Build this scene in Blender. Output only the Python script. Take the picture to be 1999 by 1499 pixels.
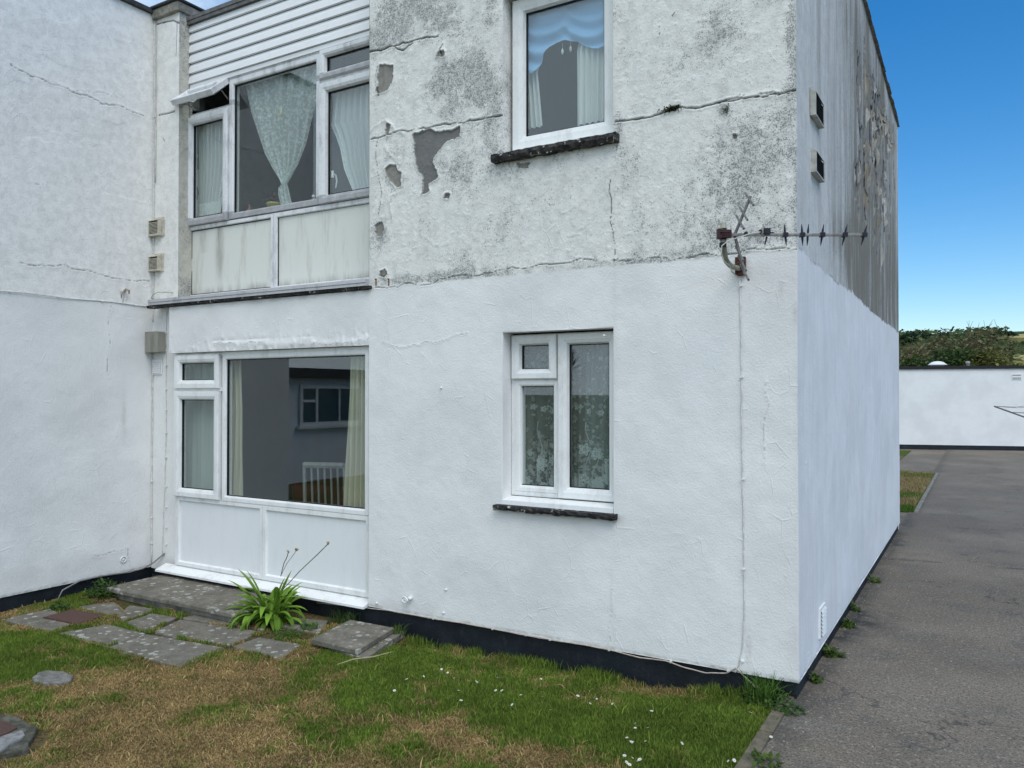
import bpy, math, random
import numpy as np
R=math.radians
for o in list(bpy.data.objects): bpy.data.objects.remove(o)
SC=bpy.context.scene; COL=SC.collection
# ---------------------------------------------------------------- camera, sky, sun, exposure
F=1541.0; PSI=R(30.7); TH=R(0.7); H=1.75
cd=bpy.data.cameras.new('camera'); cam=bpy.data.objects.new('camera',cd); COL.objects.link(cam)
cd.sensor_width=36; cd.lens=36*F/1999; cd.clip_start=.05; cd.clip_end=3000
cam.location=(0,0,H); cam.rotation_euler=(R(90)+TH,0,PSI); SC.camera=cam
SUN_EL=R(54); SUN_AZ=R(50)     # azimuth from -Y (behind the camera) towards +X
sun_dir=(math.sin(SUN_AZ)*math.cos(SUN_EL),-math.cos(SUN_AZ)*math.cos(SUN_EL),math.sin(SUN_EL))
w=bpy.data.worlds.new('World'); SC.world=w; w.use_nodes=True
nt=w.node_tree; nt.nodes.clear()
def wn(t,**k):
    n=nt.nodes.new(t)
    for a,b in k.items(): setattr(n,a,b)
    return n
sky=wn('ShaderNodeTexSky',sky_type='NISHITA',sun_disc=False,sun_elevation=SUN_EL,sun_rotation=math.atan2(sun_dir[0],sun_dir[1]))
sky.air_density=1.0; sky.dust_density=.4; sky.ozone_density=3.0
hs=wn('ShaderNodeHueSaturation'); hs.inputs['Saturation'].default_value=1.4; nt.links.new(sky.outputs[0],hs.inputs['Color'])
tc=wn('ShaderNodeTexCoord'); sep=wn('ShaderNodeSeparateXYZ'); nt.links.new(tc.outputs['Generated'],sep.inputs[0])
no=wn('ShaderNodeTexNoise'); no.inputs['Scale'].default_value=3.2; no.inputs['Detail'].default_value=8; no.inputs['Roughness'].default_value=.58
mp=wn('ShaderNodeMapping'); mp.inputs['Scale'].default_value=(1,1,2.4); nt.links.new(tc.outputs['Generated'],mp.inputs[0]); nt.links.new(mp.outputs[0],no.inputs[0])
def M(op,a,b):
    n=wn('ShaderNodeMath',operation=op)
    for i,v in enumerate((a,b)):
        if isinstance(v,(int,float)): n.inputs[i].default_value=v
        else: nt.links.new(v,n.inputs[i])
    return n.outputs[0]
# cloud cover is thick to the left of and behind the camera, the sky in front to the right is clear
ax=M('ADD',M('ADD',M('MULTIPLY',sep.outputs[0],-.55),M('MULTIPLY',sep.outputs[1],-1.3)),.55)
cov=M('ADD',M('ADD',M('MULTIPLY',ax,.55),.02),M('MULTIPLY',M('SUBTRACT',no.outputs[0],.5),2.3))
cr=wn('ShaderNodeMapRange',interpolation_type='SMOOTHSTEP'); nt.links.new(cov,cr.inputs[0]); cr.inputs[1].default_value=.0; cr.inputs[2].default_value=.95
cr.inputs[4].default_value=.93
mx=wn('ShaderNodeMix',data_type='RGBA'); nt.links.new(cr.outputs[0],mx.inputs[0]); nt.links.new(hs.outputs[0],mx.inputs[6]); mx.inputs[7].default_value=(6.3,7.4,8.2,1)
bg=wn('ShaderNodeBackground'); bg.inputs[1].default_value=.1; nt.links.new(mx.outputs[2],bg.inputs[0])
ow=wn('ShaderNodeOutputWorld'); nt.links.new(bg.outputs[0],ow.inputs[0])
sl=bpy.data.lights.new('sun','SUN'); sl.energy=1.15; sl.angle=R(40); sl.color=(1,.96,.90)
so=bpy.data.objects.new('sun',sl); COL.objects.link(so)
from mathutils import Vector
so.rotation_euler=Vector(sun_dir).to_track_quat('Z','Y').to_euler()
SC.view_settings.view_transform='Standard'; SC.view_settings.look='None'; SC.view_settings.exposure=.69; SC.view_settings.gamma=1
SC.view_settings.use_curve_mapping=False
SC.cycles.transparent_max_bounces=20; SC.cycles.max_bounces=10; SC.cycles.diffuse_bounces=5
# ---------------------------------------------------------------- survey helpers: where a sight line meets a real plane
def ray(px,py):
    a=(px-999.5)/F; b=-(py-749.5)/F
    fw=-b*math.sin(TH)+math.cos(TH); up=b*math.cos(TH)+math.sin(TH)
    return (-math.sin(PSI)*fw+math.cos(PSI)*a, math.cos(PSI)*fw+math.sin(PSI)*a, up)
def onY(px,py,y):
    r=ray(px,py); t=y/r[1]; return (r[0]*t,H+r[2]*t)
def onX(px,py,x):
    r=ray(px,py); t=x/r[0]; return (r[1]*t,H+r[2]*t)
def onZ(px,py,z=0.):
    r=ray(px,py); t=(z-H)/r[2]; return (r[0]*t,r[1]*t)
def atD(px,py,d):      # camera depth d
    r=ray(px,py); k=d/(-math.sin(PSI)*r[0]+math.cos(PSI)*r[1]); return (r[0]*k,r[1]*k,H+r[2]*k)
YF=4.721; XC=-.901; YP=YF+.1; YW=YF+.04; YU=YP+.13; XL=-6.935; ZR=5.46; YE=11.25; XB=-4.10; YN=YF+.117
ZPAINT=2.575
# ---------------------------------------------------------------- materials
class G:
    def __init__(s,name):
        s.m=bpy.data.materials.new(name); s.m.use_nodes=True; s.t=s.m.node_tree; s.t.nodes.clear()
        s.out=s.t.nodes.new('ShaderNodeOutputMaterial'); s._c=None
    def n(s,typ,ins=None,**at):
        x=s.t.nodes.new('ShaderNode'+typ)
        for k,v in at.items(): setattr(x,k,v)
        for k,v in (ins or {}).items(): s.set(x.inputs[k],v)
        return x
    def set(s,i,v):
        if isinstance(v,bpy.types.NodeSocket): s.t.links.new(v,i)
        elif isinstance(v,tuple) and len(v)==3 and i.type=='RGBA': i.default_value=(*v,1)
        else: i.default_value=v
    @property
    def co(s):
        if s._c is None: s._c=s.n('TexCoord').outputs['Object']
        return s._c
    def noise(s,scale,detail=4,rough=.55,vec=None,dist=0):
        return s.n('TexNoise',{'Vector':vec or s.co,'Scale':scale,'Detail':detail,'Roughness':rough,'Distortion':dist}).outputs[0]
    def stretch(s,x,y,z): return s.n('Mapping',{'Vector':s.co,'Scale':(x,y,z)}).outputs[0]
    def math(s,op,a,b=0.,clamp=False): return s.n('Math',{0:a,1:b},operation=op,use_clamp=clamp).outputs[0]
    def step(s,v,a,b,c=0.,d=1.): return s.n('MapRange',{0:v,1:a,2:b,3:c,4:d},interpolation_type='SMOOTHSTEP').outputs[0]
    def mix(s,f,a,b): return s.n('Mix',{0:f,6:a,7:b},data_type='RGBA').outputs[2]
    def attr(s,name,o='Fac'): return s.n('Attribute',attribute_name=name).outputs[o]
    def bump(s,h,dist=.003,st=1.,normal=None):
        d={'Height':h,'Distance':dist,'Strength':st}
        if normal: d['Normal']=normal
        return s.n('Bump',d).outputs[0]
    def fin(s,col,rough=.8,normal=None,spec=.3,metal=0.,**k):
        d={'Base Color':col,'Roughness':rough,'Specular IOR Level':spec,'Metallic':metal}
        if normal: d['Normal']=normal
        d.update(k)
        b=s.n('BsdfPrincipled',d); s.t.links.new(b.outputs[0],s.out.inputs[0]); return s.m
def m_wall(name,fresh=(.80,.80,.79),old=(.79,.785,.75),streak=0.,amount=1.,brush=0.,grey=.20):
    g=G(name)
    p,pe,ck,di=g.attr('paint'),g.attr('peel'),g.attr('crack'),g.attr('dirt')
    di=g.math('MULTIPLY',di,g.step(g.noise(7,6,.72),.30,.62,.35,1.15)) if not streak else di
    fine=g.noise(125,3,.65); mid=g.noise(14,5,.6); big=g.noise(1.7,5,.55)
    # worn masonry paint
    o=g.mix(g.step(mid,.35,.7),old,tuple(c*.86 for c in old))
    o=g.mix(g.step(g.noise(5,6,.65,dist=.6),.48,.75,0,grey),o,(.50,.525,.52))
    run=g.noise(5.5,6,.68,vec=g.stretch(1,1,.38)); o=g.mix(g.math('MULTIPLY',g.step(run,.50,.72),grey*1.5),o,(.36,.375,.37))
    lich=g.math('ADD',g.math('MULTIPLY',fine,.55),g.math('MULTIPLY',g.noise(48,6,.75),.45))
    dd=g.math('MULTIPLY',g.math('ADD',di,g.math('MULTIPLY',g.step(g.noise(3.1,6,.62),.45,.75),.55*amount)),amount)
    dd=g.math('MINIMUM',dd,1.15)
    thr=g.math('SUBTRACT',lich,g.math('SUBTRACT',.592,g.math('MULTIPLY',dd,.105)))
    sp=g.step(thr,0.,.07)
    o=g.mix(g.math('MULTIPLY',sp,.80),o,(.135,.14,.14))
    o=g.mix(g.step(g.noise(130,3,.65),.60,.70,0,.55),o,(.16,.16,.15))
    o=g.mix(g.math('MULTIPLY',g.step(dd,.3,1.3),.30),o,(.24,.25,.245))
    if streak:
        v=g.stretch(4.2,4.2,.42); s1=g.noise(1.1,8,.72,vec=v); s2=g.noise(4,7,.75,vec=v)
        k=g.math('ADD',g.step(s1,.38,.68),g.math('MULTIPLY',g.step(s2,.42,.72),.3))
        k=g.math('MULTIPLY',k,g.math('MULTIPLY',g.math('ADD',di,.10),streak),True)
        o=g.mix(k,o,(.215,.195,.155))
        o=g.mix(g.math('MULTIPLY',g.step(s2,.5,.72),.4),o,(.66,.67,.65))
    # fresh paint
    f=g.mix(g.step(big,.38,.66),fresh,tuple(c*.90 for c in fresh)); f=g.mix(g.step(g.noise(6,5,.6),.45,.7,0,.5),f,tuple(c*.93 for c in fresh))
    f=g.mix(g.math('MULTIPLY',g.step(g.noise(30,5,.7),.62,.75),.12),f,(.45,.45,.42))
    f=g.mix(g.math('MULTIPLY',di,.55),f,(.42,.40,.36))
    if brush:
        b2=g.noise(3.2,5,.7,vec=g.stretch(5,5,.5))
        f=g.mix(g.math('MULTIPLY',g.step(b2,.42,.62),brush),f,(.60,.63,.65))
    c=g.mix(p,o,f)
    conc=g.mix(g.step(g.noise(22,6,.7),.35,.7),(.29,.275,.24),(.20,.20,.19))
    conc=g.mix(g.math('MULTIPLY',g.attr('dark'),.65),conc,(.125,.13,.135))
    c=g.mix(pe,c,conc)
    c=g.mix(ck,c,(.035,.032,.03))  # cracks, plus painted shade beside the gable's peeling flakes
    # render texture: coarse sandy float finish under paint, with drag ridges
    h=g.math('ADD',g.math('MULTIPLY',g.noise(75,4,.62),1.),g.math('MULTIPLY',g.noise(17,4,.6),.32))
    rv=g.n('TexVoronoi',{'Vector':g.n('Mapping',{'Vector':g.co,'Rotation':(.3,.5,.7),'Scale':(1,1,.6)}).outputs[0],'Scale':7.5,'Randomness':1.},feature='DISTANCE_TO_EDGE').outputs[0]
    rm=g.math('MULTIPLY',g.step(rv,.0,.035,1,0),g.step(g.noise(5,3,.5),.54,.66))
    h=g.math('ADD',h,g.math('MULTIPLY',rm,.45))
    nm=g.bump(h,.0028,1.)
    nm=g.bump(fine,.0012,.6,nm)
    return g.fin(c,g.math('ADD',.72,g.math('MULTIPLY',mid,.2)),nm,.2)
def m_pvc(name,col=(.80,.81,.80),grime=.3,gcol=(.22,.21,.19),bands=()):
    g=G(name); a=g.noise(9,5,.7,vec=g.stretch(1,1,.35)); b=g.noise(60,3)
    c=g.mix(g.math('MULTIPLY',g.step(a,.45,.75),grime),col,gcol)
    c=g.mix(g.math('MULTIPLY',g.step(b,.55,.7),grime*.35),c,gcol)
    for z0,z1 in bands:      # dirty bottom rails
        zc=g.n('SeparateXYZ',{0:g.co}).outputs[2]; k=g.math('MULTIPLY',g.step(zc,z0-.004,z0+.004),g.step(zc,z1-.012,z1,1.,0.)); c=g.mix(g.math('MULTIPLY',k,g.step(g.noise(16,5,.7),.2,.65,.45,.8)),c,gcol)
    return g.fin(c,.38,g.bump(g.noise(6,2),.0015,.4),.4)
def m_simple(name,a,b,sc=20,rough=.7,bd=.001,spec=.3,metal=0.,lo=.35,hi=.65,vec=None):
    g=G(name); f=g.step(g.noise(sc,5,.65,vec=g.stretch(*vec) if vec else None),lo,hi)
    return g.fin(g.mix(f,a,b),rough,g.bump(g.noise(sc*3,4,.6),bd,.8),spec,metal)
def m_glass():
    g=G('window_glass')
    ge=g.n('NewGeometry'); dt=g.n('VectorMath',{0:ge.outputs['Normal'],1:ge.outputs['Incoming']},operation='DOT_PRODUCT').outputs['Value']
    fr=g.math('ADD',.065,g.math('MULTIPLY',g.math('POWER',g.math('SUBTRACT',1.,g.math('ABSOLUTE',dt)),4.2),.95),True)
    t=g.n('BsdfTransparent',{'Color':(.95,.98,.97)}); gl=g.n('BsdfGlossy',{'Roughness':.012,'Color':(.96,.98,1),'Normal':g.bump(g.noise(1.3,1),.0006,.5)})
    mxs=g.n('MixShader',{0:fr,1:t.outputs[0],2:gl.outputs[0]}); g.t.links.new(mxs.outputs[0],g.out.inputs[0]); return g.m
def m_net(name,col,dens=.5,lace=False,trans=.5):
    g=G(name)
    d=g.n('BsdfDiffuse',{'Color':col}); tl=g.n('BsdfTranslucent',{'Color':col})
    m1=g.n('MixShader',{0:trans,1:d.outputs[0],2:tl.outputs[0]})
    a=g.math('ADD',dens,g.math('MULTIPLY',g.attr('lace'),.9-dens*.6),True)
    if lace: a=g.math('ADD',a,g.math('MULTIPLY',g.step(g.noise(36,5,.75),.46,.6),.28),True)
    tr=g.n('BsdfTransparent'); m2=g.n('MixShader',{0:a,1:tr.outputs[0],2:m1.outputs[0]})
    g.t.links.new(m2.outputs[0],g.out.inputs[0]); return g.m
def m_attr(name,rough=.75,trans=.35,spec=.25):
    g=G(name); c=g.attr('Col','Color')
    b=g.n('BsdfPrincipled',{'Base Color':c,'Roughness':rough,'Specular IOR Level':spec})
    tl=g.n('BsdfTranslucent',{'Color':c}); m1=g.n('MixShader',{0:trans,1:b.outputs[0],2:tl.outputs[0]})
    g.t.links.new(m1.outputs[0],g.out.inputs[0]); return g.m
WALL=m_wall('weathered_render',amount=1.25)
GABLE=m_wall('gable_render',old=(.66,.66,.63),streak=1.,amount=.7,grey=.2,brush=.34)
LEFTW=m_wall('left_wing_render',fresh=(.79,.79,.77),old=(.84,.83,.795),amount=.06,grey=.07)
FARW=m_wall('far_render',fresh=(.80,.81,.82),amount=.3)
PVC=m_pvc('white_frame'); PVC_D=m_pvc('grimy_white_frame',(.74,.75,.76),.62,(.25,.25,.26),((3.366,3.446),(4.434,4.49))); PVC_G=m_pvc('weathered_grey_frame',(.46,.46,.47),.5,(.15,.15,.16))
PANEL=m_pvc('white_panel',(.77,.785,.79),.08); 
def m_opanel():
    g=G('stained_cream_panel'); v=g.stretch(1,1,.16)
    a=g.noise(7,6,.7,vec=v); c=g.mix(g.step(a,.48,.66,0,.35),(.70,.71,.655),(.36,.34,.28))
    c=g.mix(g.math('MULTIPLY',g.attr('dirt'),g.step(g.noise(12,5,.7,vec=v),.3,.7)),c,(.22,.2,.18))
    return g.fin(c,.45,None,.35)
OPANEL=m_opanel()
BLACK=m_simple('black_gasket',(.012,.012,.014),(.02,.02,.022),40,.6)
def m_plinth():
    g=G('black_bitumen_plinth'); a=g.noise(4,6,.7); c=g.mix(g.step(a,.4,.7),(.006,.009,.014),(.014,.020,.027))
    c=g.mix(g.math('MULTIPLY',g.step(g.noise(11,6,.8,vec=g.stretch(1,1,.4)),.55,.75),.45),c,(.07,.075,.07))
    return g.fin(c,.55,g.bump(g.noise(60,4,.6),.003,.9),.35)
PLINTH=m_plinth()
def m_slate():
    g=G('black_slate_sill'); c=g.mix(g.step(g.noise(18,6,.75),.4,.62),(.012,.012,.015),(.055,.05,.045))
    c=g.mix(g.step(g.noise(14,4,.6,dist=1.),.60,.66),c,(.46,.45,.40))
    return g.fin(c,.75,g.bump(g.noise(30,6,.7),.008,1.),.3)
SLATE=m_slate()
GLASS=m_glass()
FELT=m_simple('black_roof_felt',(.03,.032,.035),(.07,.07,.07),15,.8,.003)
CONC=m_simple('mossy_concrete',(.30,.285,.24),(.13,.125,.105),12,.9,.005,lo=.3,hi=.7)
CLAD=m_pvc('white_cladding',(.80,.81,.82),.10,(.45,.43,.36))
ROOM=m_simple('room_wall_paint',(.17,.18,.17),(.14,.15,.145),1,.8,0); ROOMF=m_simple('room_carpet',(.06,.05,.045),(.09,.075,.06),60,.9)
CABLE_W=m_simple('white_cable',(.62,.60,.55),(.45,.43,.38),30,.5,.0005); CABLE_P=m_simple('painted_cable',(.74,.74,.73),(.55,.54,.51),30,.6,.0008)
CABLE_G=m_simple('grey_cable',(.16,.16,.16),(.25,.24,.23),30,.6); CABLE_B=m_simple('buff_cable',(.50,.44,.38),(.36,.31,.27),25,.55)
BUFF=m_simple('buff_plastic',(.60,.57,.48),(.42,.39,.31),22,.6,.001); DARKIN=m_simple('dark_louvre_gap',(.015,.015,.015),(.03,.03,.03),40,.8)
BOXM=m_simple('faded_grey_steel_box',(.30,.29,.25),(.21,.20,.17),9,.55,.001,vec=(1,1,.3)); 
ALU=m_simple('dull_aluminium',(.52,.50,.46),(.38,.36,.33),40,.5,.0005,.5,.5); ALU_D=m_simple('oxidised_grey_metal',(.23,.22,.215),(.15,.145,.14),40,.7,.001,.4,.3)
RUST=m_simple('rusty_iron',(.10,.042,.026),(.045,.022,.016),60,.9,.002); RUST_M=m_simple('rusty_cover_iron',(.105,.055,.042),(.07,.04,.034),70,.85,.002)
NAVY=m_simple('black_plastic',(.010,.010,.018),(.02,.02,.03),30,.45); MAROON=m_simple('maroon_clamp',(.05,.018,.02),(.03,.012,.014),30,.6)
def m_paving():
    g=G('lichened_slab'); v=g.n('TexVoronoi',{'Vector':g.co,'Scale':19.,'Randomness':1.}); 
    c=g.mix(g.step(g.noise(9,6,.7),.35,.7),(.135,.124,.102),(.215,.198,.162))
    c=g.mix(g.step(g.noise(130,3,.6),.5,.75,0,.5),c,(.07,.068,.06))
    c=g.mix(g.step(g.noise(4,5,.7),.55,.7,0,.4),c,(.11,.115,.06))
    ms=g.step(g.noise(2.3,3,.6),.40,.52)
    d=g.math('ADD',v.outputs['Distance'],g.math('MULTIPLY',g.noise(70,3,.6),.22))
    rnd=g.n('SeparateColor',{0:v.outputs['Color']}).outputs[0]
    sp=g.math('MULTIPLY',g.math('LESS_THAN',d,g.math('MULTIPLY',rnd,.62)),ms)
    c=g.mix(g.math('MULTIPLY',sp,g.step(g.noise(90,3,.7),.3,.6,.35,.8)),c,(.45,.45,.41)); c=g.mix(g.step(g.noise(3.3,6,.75),.52,.66,0,.55),c,(.095,.09,.07))
    c=g.mix(g.step(g.noise(48,3,.5),.66,.70,0,.6),c,(.42,.42,.38))
    return g.fin(c,.9,g.bump(g.noise(45,6,.7),.005,1.),.2)
PAVE=m_paving()
def m_asphalt():
    g=G('worn_asphalt'); f1=g.noise(78,4,.75); f2=g.noise(38,5,.8); b=g.noise(.7,5,.6)
    c=g.mix(g.step(b,.38,.66),(.190,.158,.120),(.262,.222,.168))
    c=g.mix(g.step(g.noise(2.1,6,.7),.50,.70,0,.6),c,(.105,.102,.095))
    c=g.mix(g.step(g.noise(.9,5,.6,vec=g.stretch(.5,1.7,1)),.55,.68,0,.5),c,(.21,.195,.165))
    c=g.mix(g.step(f1,.47,.60,0,.85),c,(.055,.05,.043))
    c=g.mix(g.step(f2,.53,.64,0,.75),c,(.38,.335,.27))
    cv=g.n('TexVoronoi',{'Vector':g.n('VectorMath',{0:g.co,1:g.n('TexNoise',{'Vector':g.co,'Scale':2.2,'Detail':4.}).outputs['Color']},operation='ADD').outputs[0],'Scale':.55},feature='DISTANCE_TO_EDGE').outputs[0]
    c=g.mix(g.math('MULTIPLY',g.step(cv,.0,.008,1,0),g.step(g.noise(.8,3,.5),.48,.6,0,.8)),c,(.05,.05,.045))
    c=g.mix(g.math('MULTIPLY',g.attr('dirt'),g.step(g.noise(8,5,.7),.3,.6)),c,(.05,.05,.042))
    return g.fin(c,.9,g.bump(g.math('ADD',g.noise(120,3,.6),g.noise(12,3,.6)),.006,1.),.25)
ASPH=m_asphalt()
def m_soil():
    g=G('thatch_and_soil'); c=g.mix(g.step(g.noise(40,6,.7),.35,.65),(.07,.05,.025),(.19,.14,.07))
    c=g.mix(g.step(g.noise(1.1,4,.6),.4,.6,0,.7),c,(.06,.075,.02))
    return g.fin(c,.95,g.bump(g.noise(60,5,.7),.015,1.),.1)
SOIL=m_soil()
def m_far_grass():
    g=G('far_grass'); c=g.mix(g.step(g.noise(.9,5,.6),.42,.6),(.07,.115,.022),(.20,.155,.065)); c=g.mix(g.step(g.noise(60,4,.7),.4,.7,0,.5),c,(.045,.07,.015))
    return g.fin(c,.95,g.bump(g.noise(80,4,.7),.02,1.),.1)
FGRASS=m_far_grass()
def m_hill():
    g=G('hill_scrub'); c=g.mix(g.step(g.noise(.06,6,.7),.42,.6),(.035,.06,.02),(.085,.095,.035)); c=g.mix(g.step(g.noise(.35,5,.7),.5,.65,0,.6),c,(.018,.03,.014))
    return g.fin(c,.95,None,.05)
HILL=m_hill(); FIELD=m_simple('ripe_field',(.42,.34,.12),(.33,.27,.10),.2,.9,0)
LEAF=m_attr('leaf_tissue'); GRASSM=m_attr('grass_blades',.8,.3,.15); BARK=m_simple('bark',(.10,.075,.05),(.06,.045,.03),12,.9,.01)
LACE=m_net('lace_net',(.90,.95,.93),.5,True,trans=.3); NET=m_net('white_net',(.90,.93,.92),.72,trans=.3); THICK=m_net('cream_curtain_cloth',(.72,.68,.54),.97,trans=.3)
WHITEC=m_net('white_curtain_cloth',(.88,.90,.88),.95,trans=.25); BLUEC=m_net('blue_sheer_cloth',(.34,.62,.95),.97,trans=.25); ROSEN=m_net('rose_net',(.80,.86,.86),.27)
# ---------------------------------------------------------------- mesh builders
class MB:
    def __init__(s): s.v=[]; s.f=[]; s.mi=[]; s.cur=0
    def add(s,vs,fs,mi=None):
        b=len(s.v); s.v+= [tuple(map(float,p)) for p in vs]; s.f+=[tuple(b+i for i in f) for f in fs]; s.mi+=[s.cur if mi is None else mi]*len(fs); return s
    def box(s,x0,x1,y0,y1,z0,z1,mi=None):
        return s.add([(x0,y0,z0),(x1,y0,z0),(x1,y1,z0),(x0,y1,z0),(x0,y0,z1),(x1,y0,z1),(x1,y1,z1),(x0,y1,z1)],
            [(0,3,2,1),(4,5,6,7),(0,1,5,4),(1,2,6,5),(2,3,7,6),(3,0,4,7)],mi)
    def ring(s,x0,x1,z0,z1,y,prof,mi=None,close=True):
        """mitred frame in plane y; prof = [(inset, depth)]"""
        vs=[];fs=[];n=len(prof)
        for (i,d) in prof: vs+=[(x0+i,y+d,z0+i),(x1-i,y+d,z0+i),(x1-i,y+d,z1-i),(x0+i,y+d,z1-i)]
        for k in range(n if close else n-1):
            a=4*k; b=4*((k+1)%n)
            for j in range(4): fs.append((a+j,a+(j+1)%4,b+(j+1)%4,b+j))
        return s.add(vs,fs,mi)
    def tube(s,pts,r,seg=7,mi=None,cap=True):
        P=[Vector(p) for p in pts]; n=len(P); rs=r if isinstance(r,(list,tuple)) else [r]*n
        vs=[];fs=[]; up=None
        for i,p in enumerate(P):
            t=(P[min(i+1,n-1)]-P[max(i-1,0)]).normalized()
            if up is None: up=Vector((0,0,1)) if abs(t.z)<.9 else Vector((1,0,0))
            a=t.cross(up).normalized(); b=a.cross(t).normalized(); up=b
            for k in range(seg):
                q=2*math.pi*k/seg; vs.append(p+(a*math.cos(q)+b*math.sin(q))*rs[i])
        for i in range(n-1):
            for k in range(seg): fs.append((i*seg+k,i*seg+(k+1)%seg,(i+1)*seg+(k+1)%seg,(i+1)*seg+k))
        if cap: fs+= [tuple(range(seg-1,-1,-1)),tuple((n-1)*seg+k for k in range(seg))]
        return s.add(vs,fs,mi)
    def lathe(s,c,prof,seg=20,axis='z',mi=None):
        vs=[];fs=[];n=len(prof)
        for (r,h) in prof:
            for k in range(seg):
                q=2*math.pi*k/seg; a,b=r*math.cos(q),r*math.sin(q)
                vs.append({'z':(c[0]+a,c[1]+b,c[2]+h),'y':(c[0]+a,c[1]+h,c[2]+b),'x':(c[0]+h,c[1]+a,c[2]+b)}[axis])
        for i in range(n-1):
            for k in range(seg): fs.append((i*seg+k,i*seg+(k+1)%seg,(i+1)*seg+(k+1)%seg,(i+1)*seg+k))
        return s.add(vs,fs,mi)
    def prism(s,poly,z0,z1,mi=None,jit=0):
        n=len(poly); vs=[(*p[:2],z0) for p in poly]+[(*p[:2],z1) for p in poly]
        return s.add(vs,[tuple(range(n-1,-1,-1)),tuple(range(n,2*n))]+[(i,(i+1)%n,n+(i+1)%n,n+i) for i in range(n)],mi)
    def obj(s,name,mats,parent=None,smooth=False,bevel=0,loc=None):
        me=bpy.data.meshes.new(name); me.from_pydata(s.v,[],s.f); me.validate()
        mats=mats if isinstance(mats,(list,tuple)) else [mats]
        for m in mats: me.materials.append(m)
        if len(me.polygons)==len(s.mi): me.polygons.foreach_set('material_index',s.mi)
        if smooth: me.polygons.foreach_set('use_smooth',[True]*len(me.polygons))
        o=bpy.data.objects.new(name,me); COL.objects.link(o)
        if bevel:
            b=o.modifiers.new('bevel','BEVEL'); b.width=bevel; b.segments=2; b.limit_method='ANGLE'
        if parent: o.parent=parent
        return o
def npmesh(name,V,Fq=None,Ft=None,mats=None,attrs=None,parent=None,smooth=False):
    me=bpy.data.meshes.new(name); V=np.asarray(V,np.float32); me.vertices.add(len(V)); me.vertices.foreach_set('co',V.ravel())
    parts=[];st=[];tot=[];p=0
    for A,k in ((Fq,4),(Ft,3)):
        if A is None or len(A)==0: continue
        A=np.asarray(A,np.int32); parts.append(A.ravel()); st.append(p+np.arange(len(A))*k); p+=A.size
    L=np.concatenate(parts); st=np.concatenate(st).astype(np.int32)
    me.loops.add(len(L)); me.loops.foreach_set('vertex_index',L); me.polygons.add(len(st)); me.polygons.foreach_set('loop_start',st)
    if smooth: me.polygons.foreach_set('use_smooth',np.ones(len(st),bool))
    me.update(calc_edges=True)
    for k,v in (attrs or {}).items():
        v=np.asarray(v,np.float32)
        if v.ndim==1: a=me.attributes.new(k,'FLOAT','POINT'); a.data.foreach_set('value',v)
        else:
            a=me.attributes.new(k,'FLOAT_COLOR','POINT'); a.data.foreach_set('color',np.concatenate([v,np.ones((len(v),1),np.float32)],1).ravel())
    for m in (mats or []): me.materials.append(m)
    o=bpy.data.objects.new(name,me); COL.objects.link(o)
    if parent: o.parent=parent
    return o
def tag(o,label=None,cat=None,group=None,kind=None):
    if label: o['label']=label
    if cat: o['category']=cat
    if group: o['group']=group
    if kind: o['kind']=kind
    return o
def thing(name,label,cat,loc=(0,0,0),group=None):
    o=bpy.data.objects.new(name,None); COL.objects.link(o); o.empty_display_size=.1; o.location=loc
    return tag(o,label,cat,group)
def hashn(ix,iy,seed):
    h=(ix.astype(np.int64)*374761393+iy.astype(np.int64)*668265263+seed*974711)&0xffffffff
    h=((h^(h>>13))*1274126177)&0xffffffff; return ((h^(h>>16))&0xffff)/65535.
def vn(x,y,seed=0):
    x=np.asarray(x,float); y=np.asarray(y,float); ix=np.floor(x); iy=np.floor(y); fx=x-ix; fy=y-iy; fx=fx*fx*(3-2*fx); fy=fy*fy*(3-2*fy)
    a,b,c,d=hashn(ix,iy,seed),hashn(ix+1,iy,seed),hashn(ix,iy+1,seed),hashn(ix+1,iy+1,seed)
    return (a*(1-fx)+b*fx)*(1-fy)+(c*(1-fx)+d*fx)*fy
def fbm(x,y,seed=0,o=4):
    s=0;a=.5;t=0
    for i in range(o): s=s+a*vn(x*2**i,y*2**i,seed+i*17); t+=a; a*=.55
    return s/t
def pdist(X,Y,pl):
    d=np.full(X.shape,9.)
    for (x0,y0),(x1,y1) in zip(pl[:-1],pl[1:]):
        dx,dy=x1-x0,y1-y0; L=dx*dx+dy*dy+1e-12; t=np.clip(((X-x0)*dx+(Y-y0)*dy)/L,0,1)
        d=np.minimum(d,np.hypot(X-x0-t*dx,Y-y0-t*dy))
    return d
def inpoly(X,Y,pl):
    c=np.zeros(X.shape,bool); n=len(pl)
    for i in range(n):
        x0,y0=pl[i]; x1,y1=pl[(i+1)%n]
        if y0==y1: continue
        c^=((y0>Y)!=(y1>Y))&(X<(x1-x0)*(Y-y0)/(y1-y0)+x0)
    return c
def jag(pl,amp,rng,n=3):
    for _ in range(n):
        q=[pl[0]]
        for a,b in zip(pl[:-1],pl[1:]):
            L=math.hypot(b[0]-a[0],b[1]-a[1]); q+= [((a[0]+b[0])/2+rng.uniform(-1,1)*amp*L,(a[1]+b[1])/2+rng.uniform(-1,1)*amp*L),b]
        pl=q
    return pl
def axis_pts(brk,res):
    out=[]
    for a,b in zip(brk[:-1],brk[1:]):
        r=res(a,b) if callable(res) else res
        n=max(1,int(math.ceil((b-a)/r))); out+=list(a+(b-a)*np.arange(n)/n)
    return np.array(out+[brk[-1]])
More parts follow.
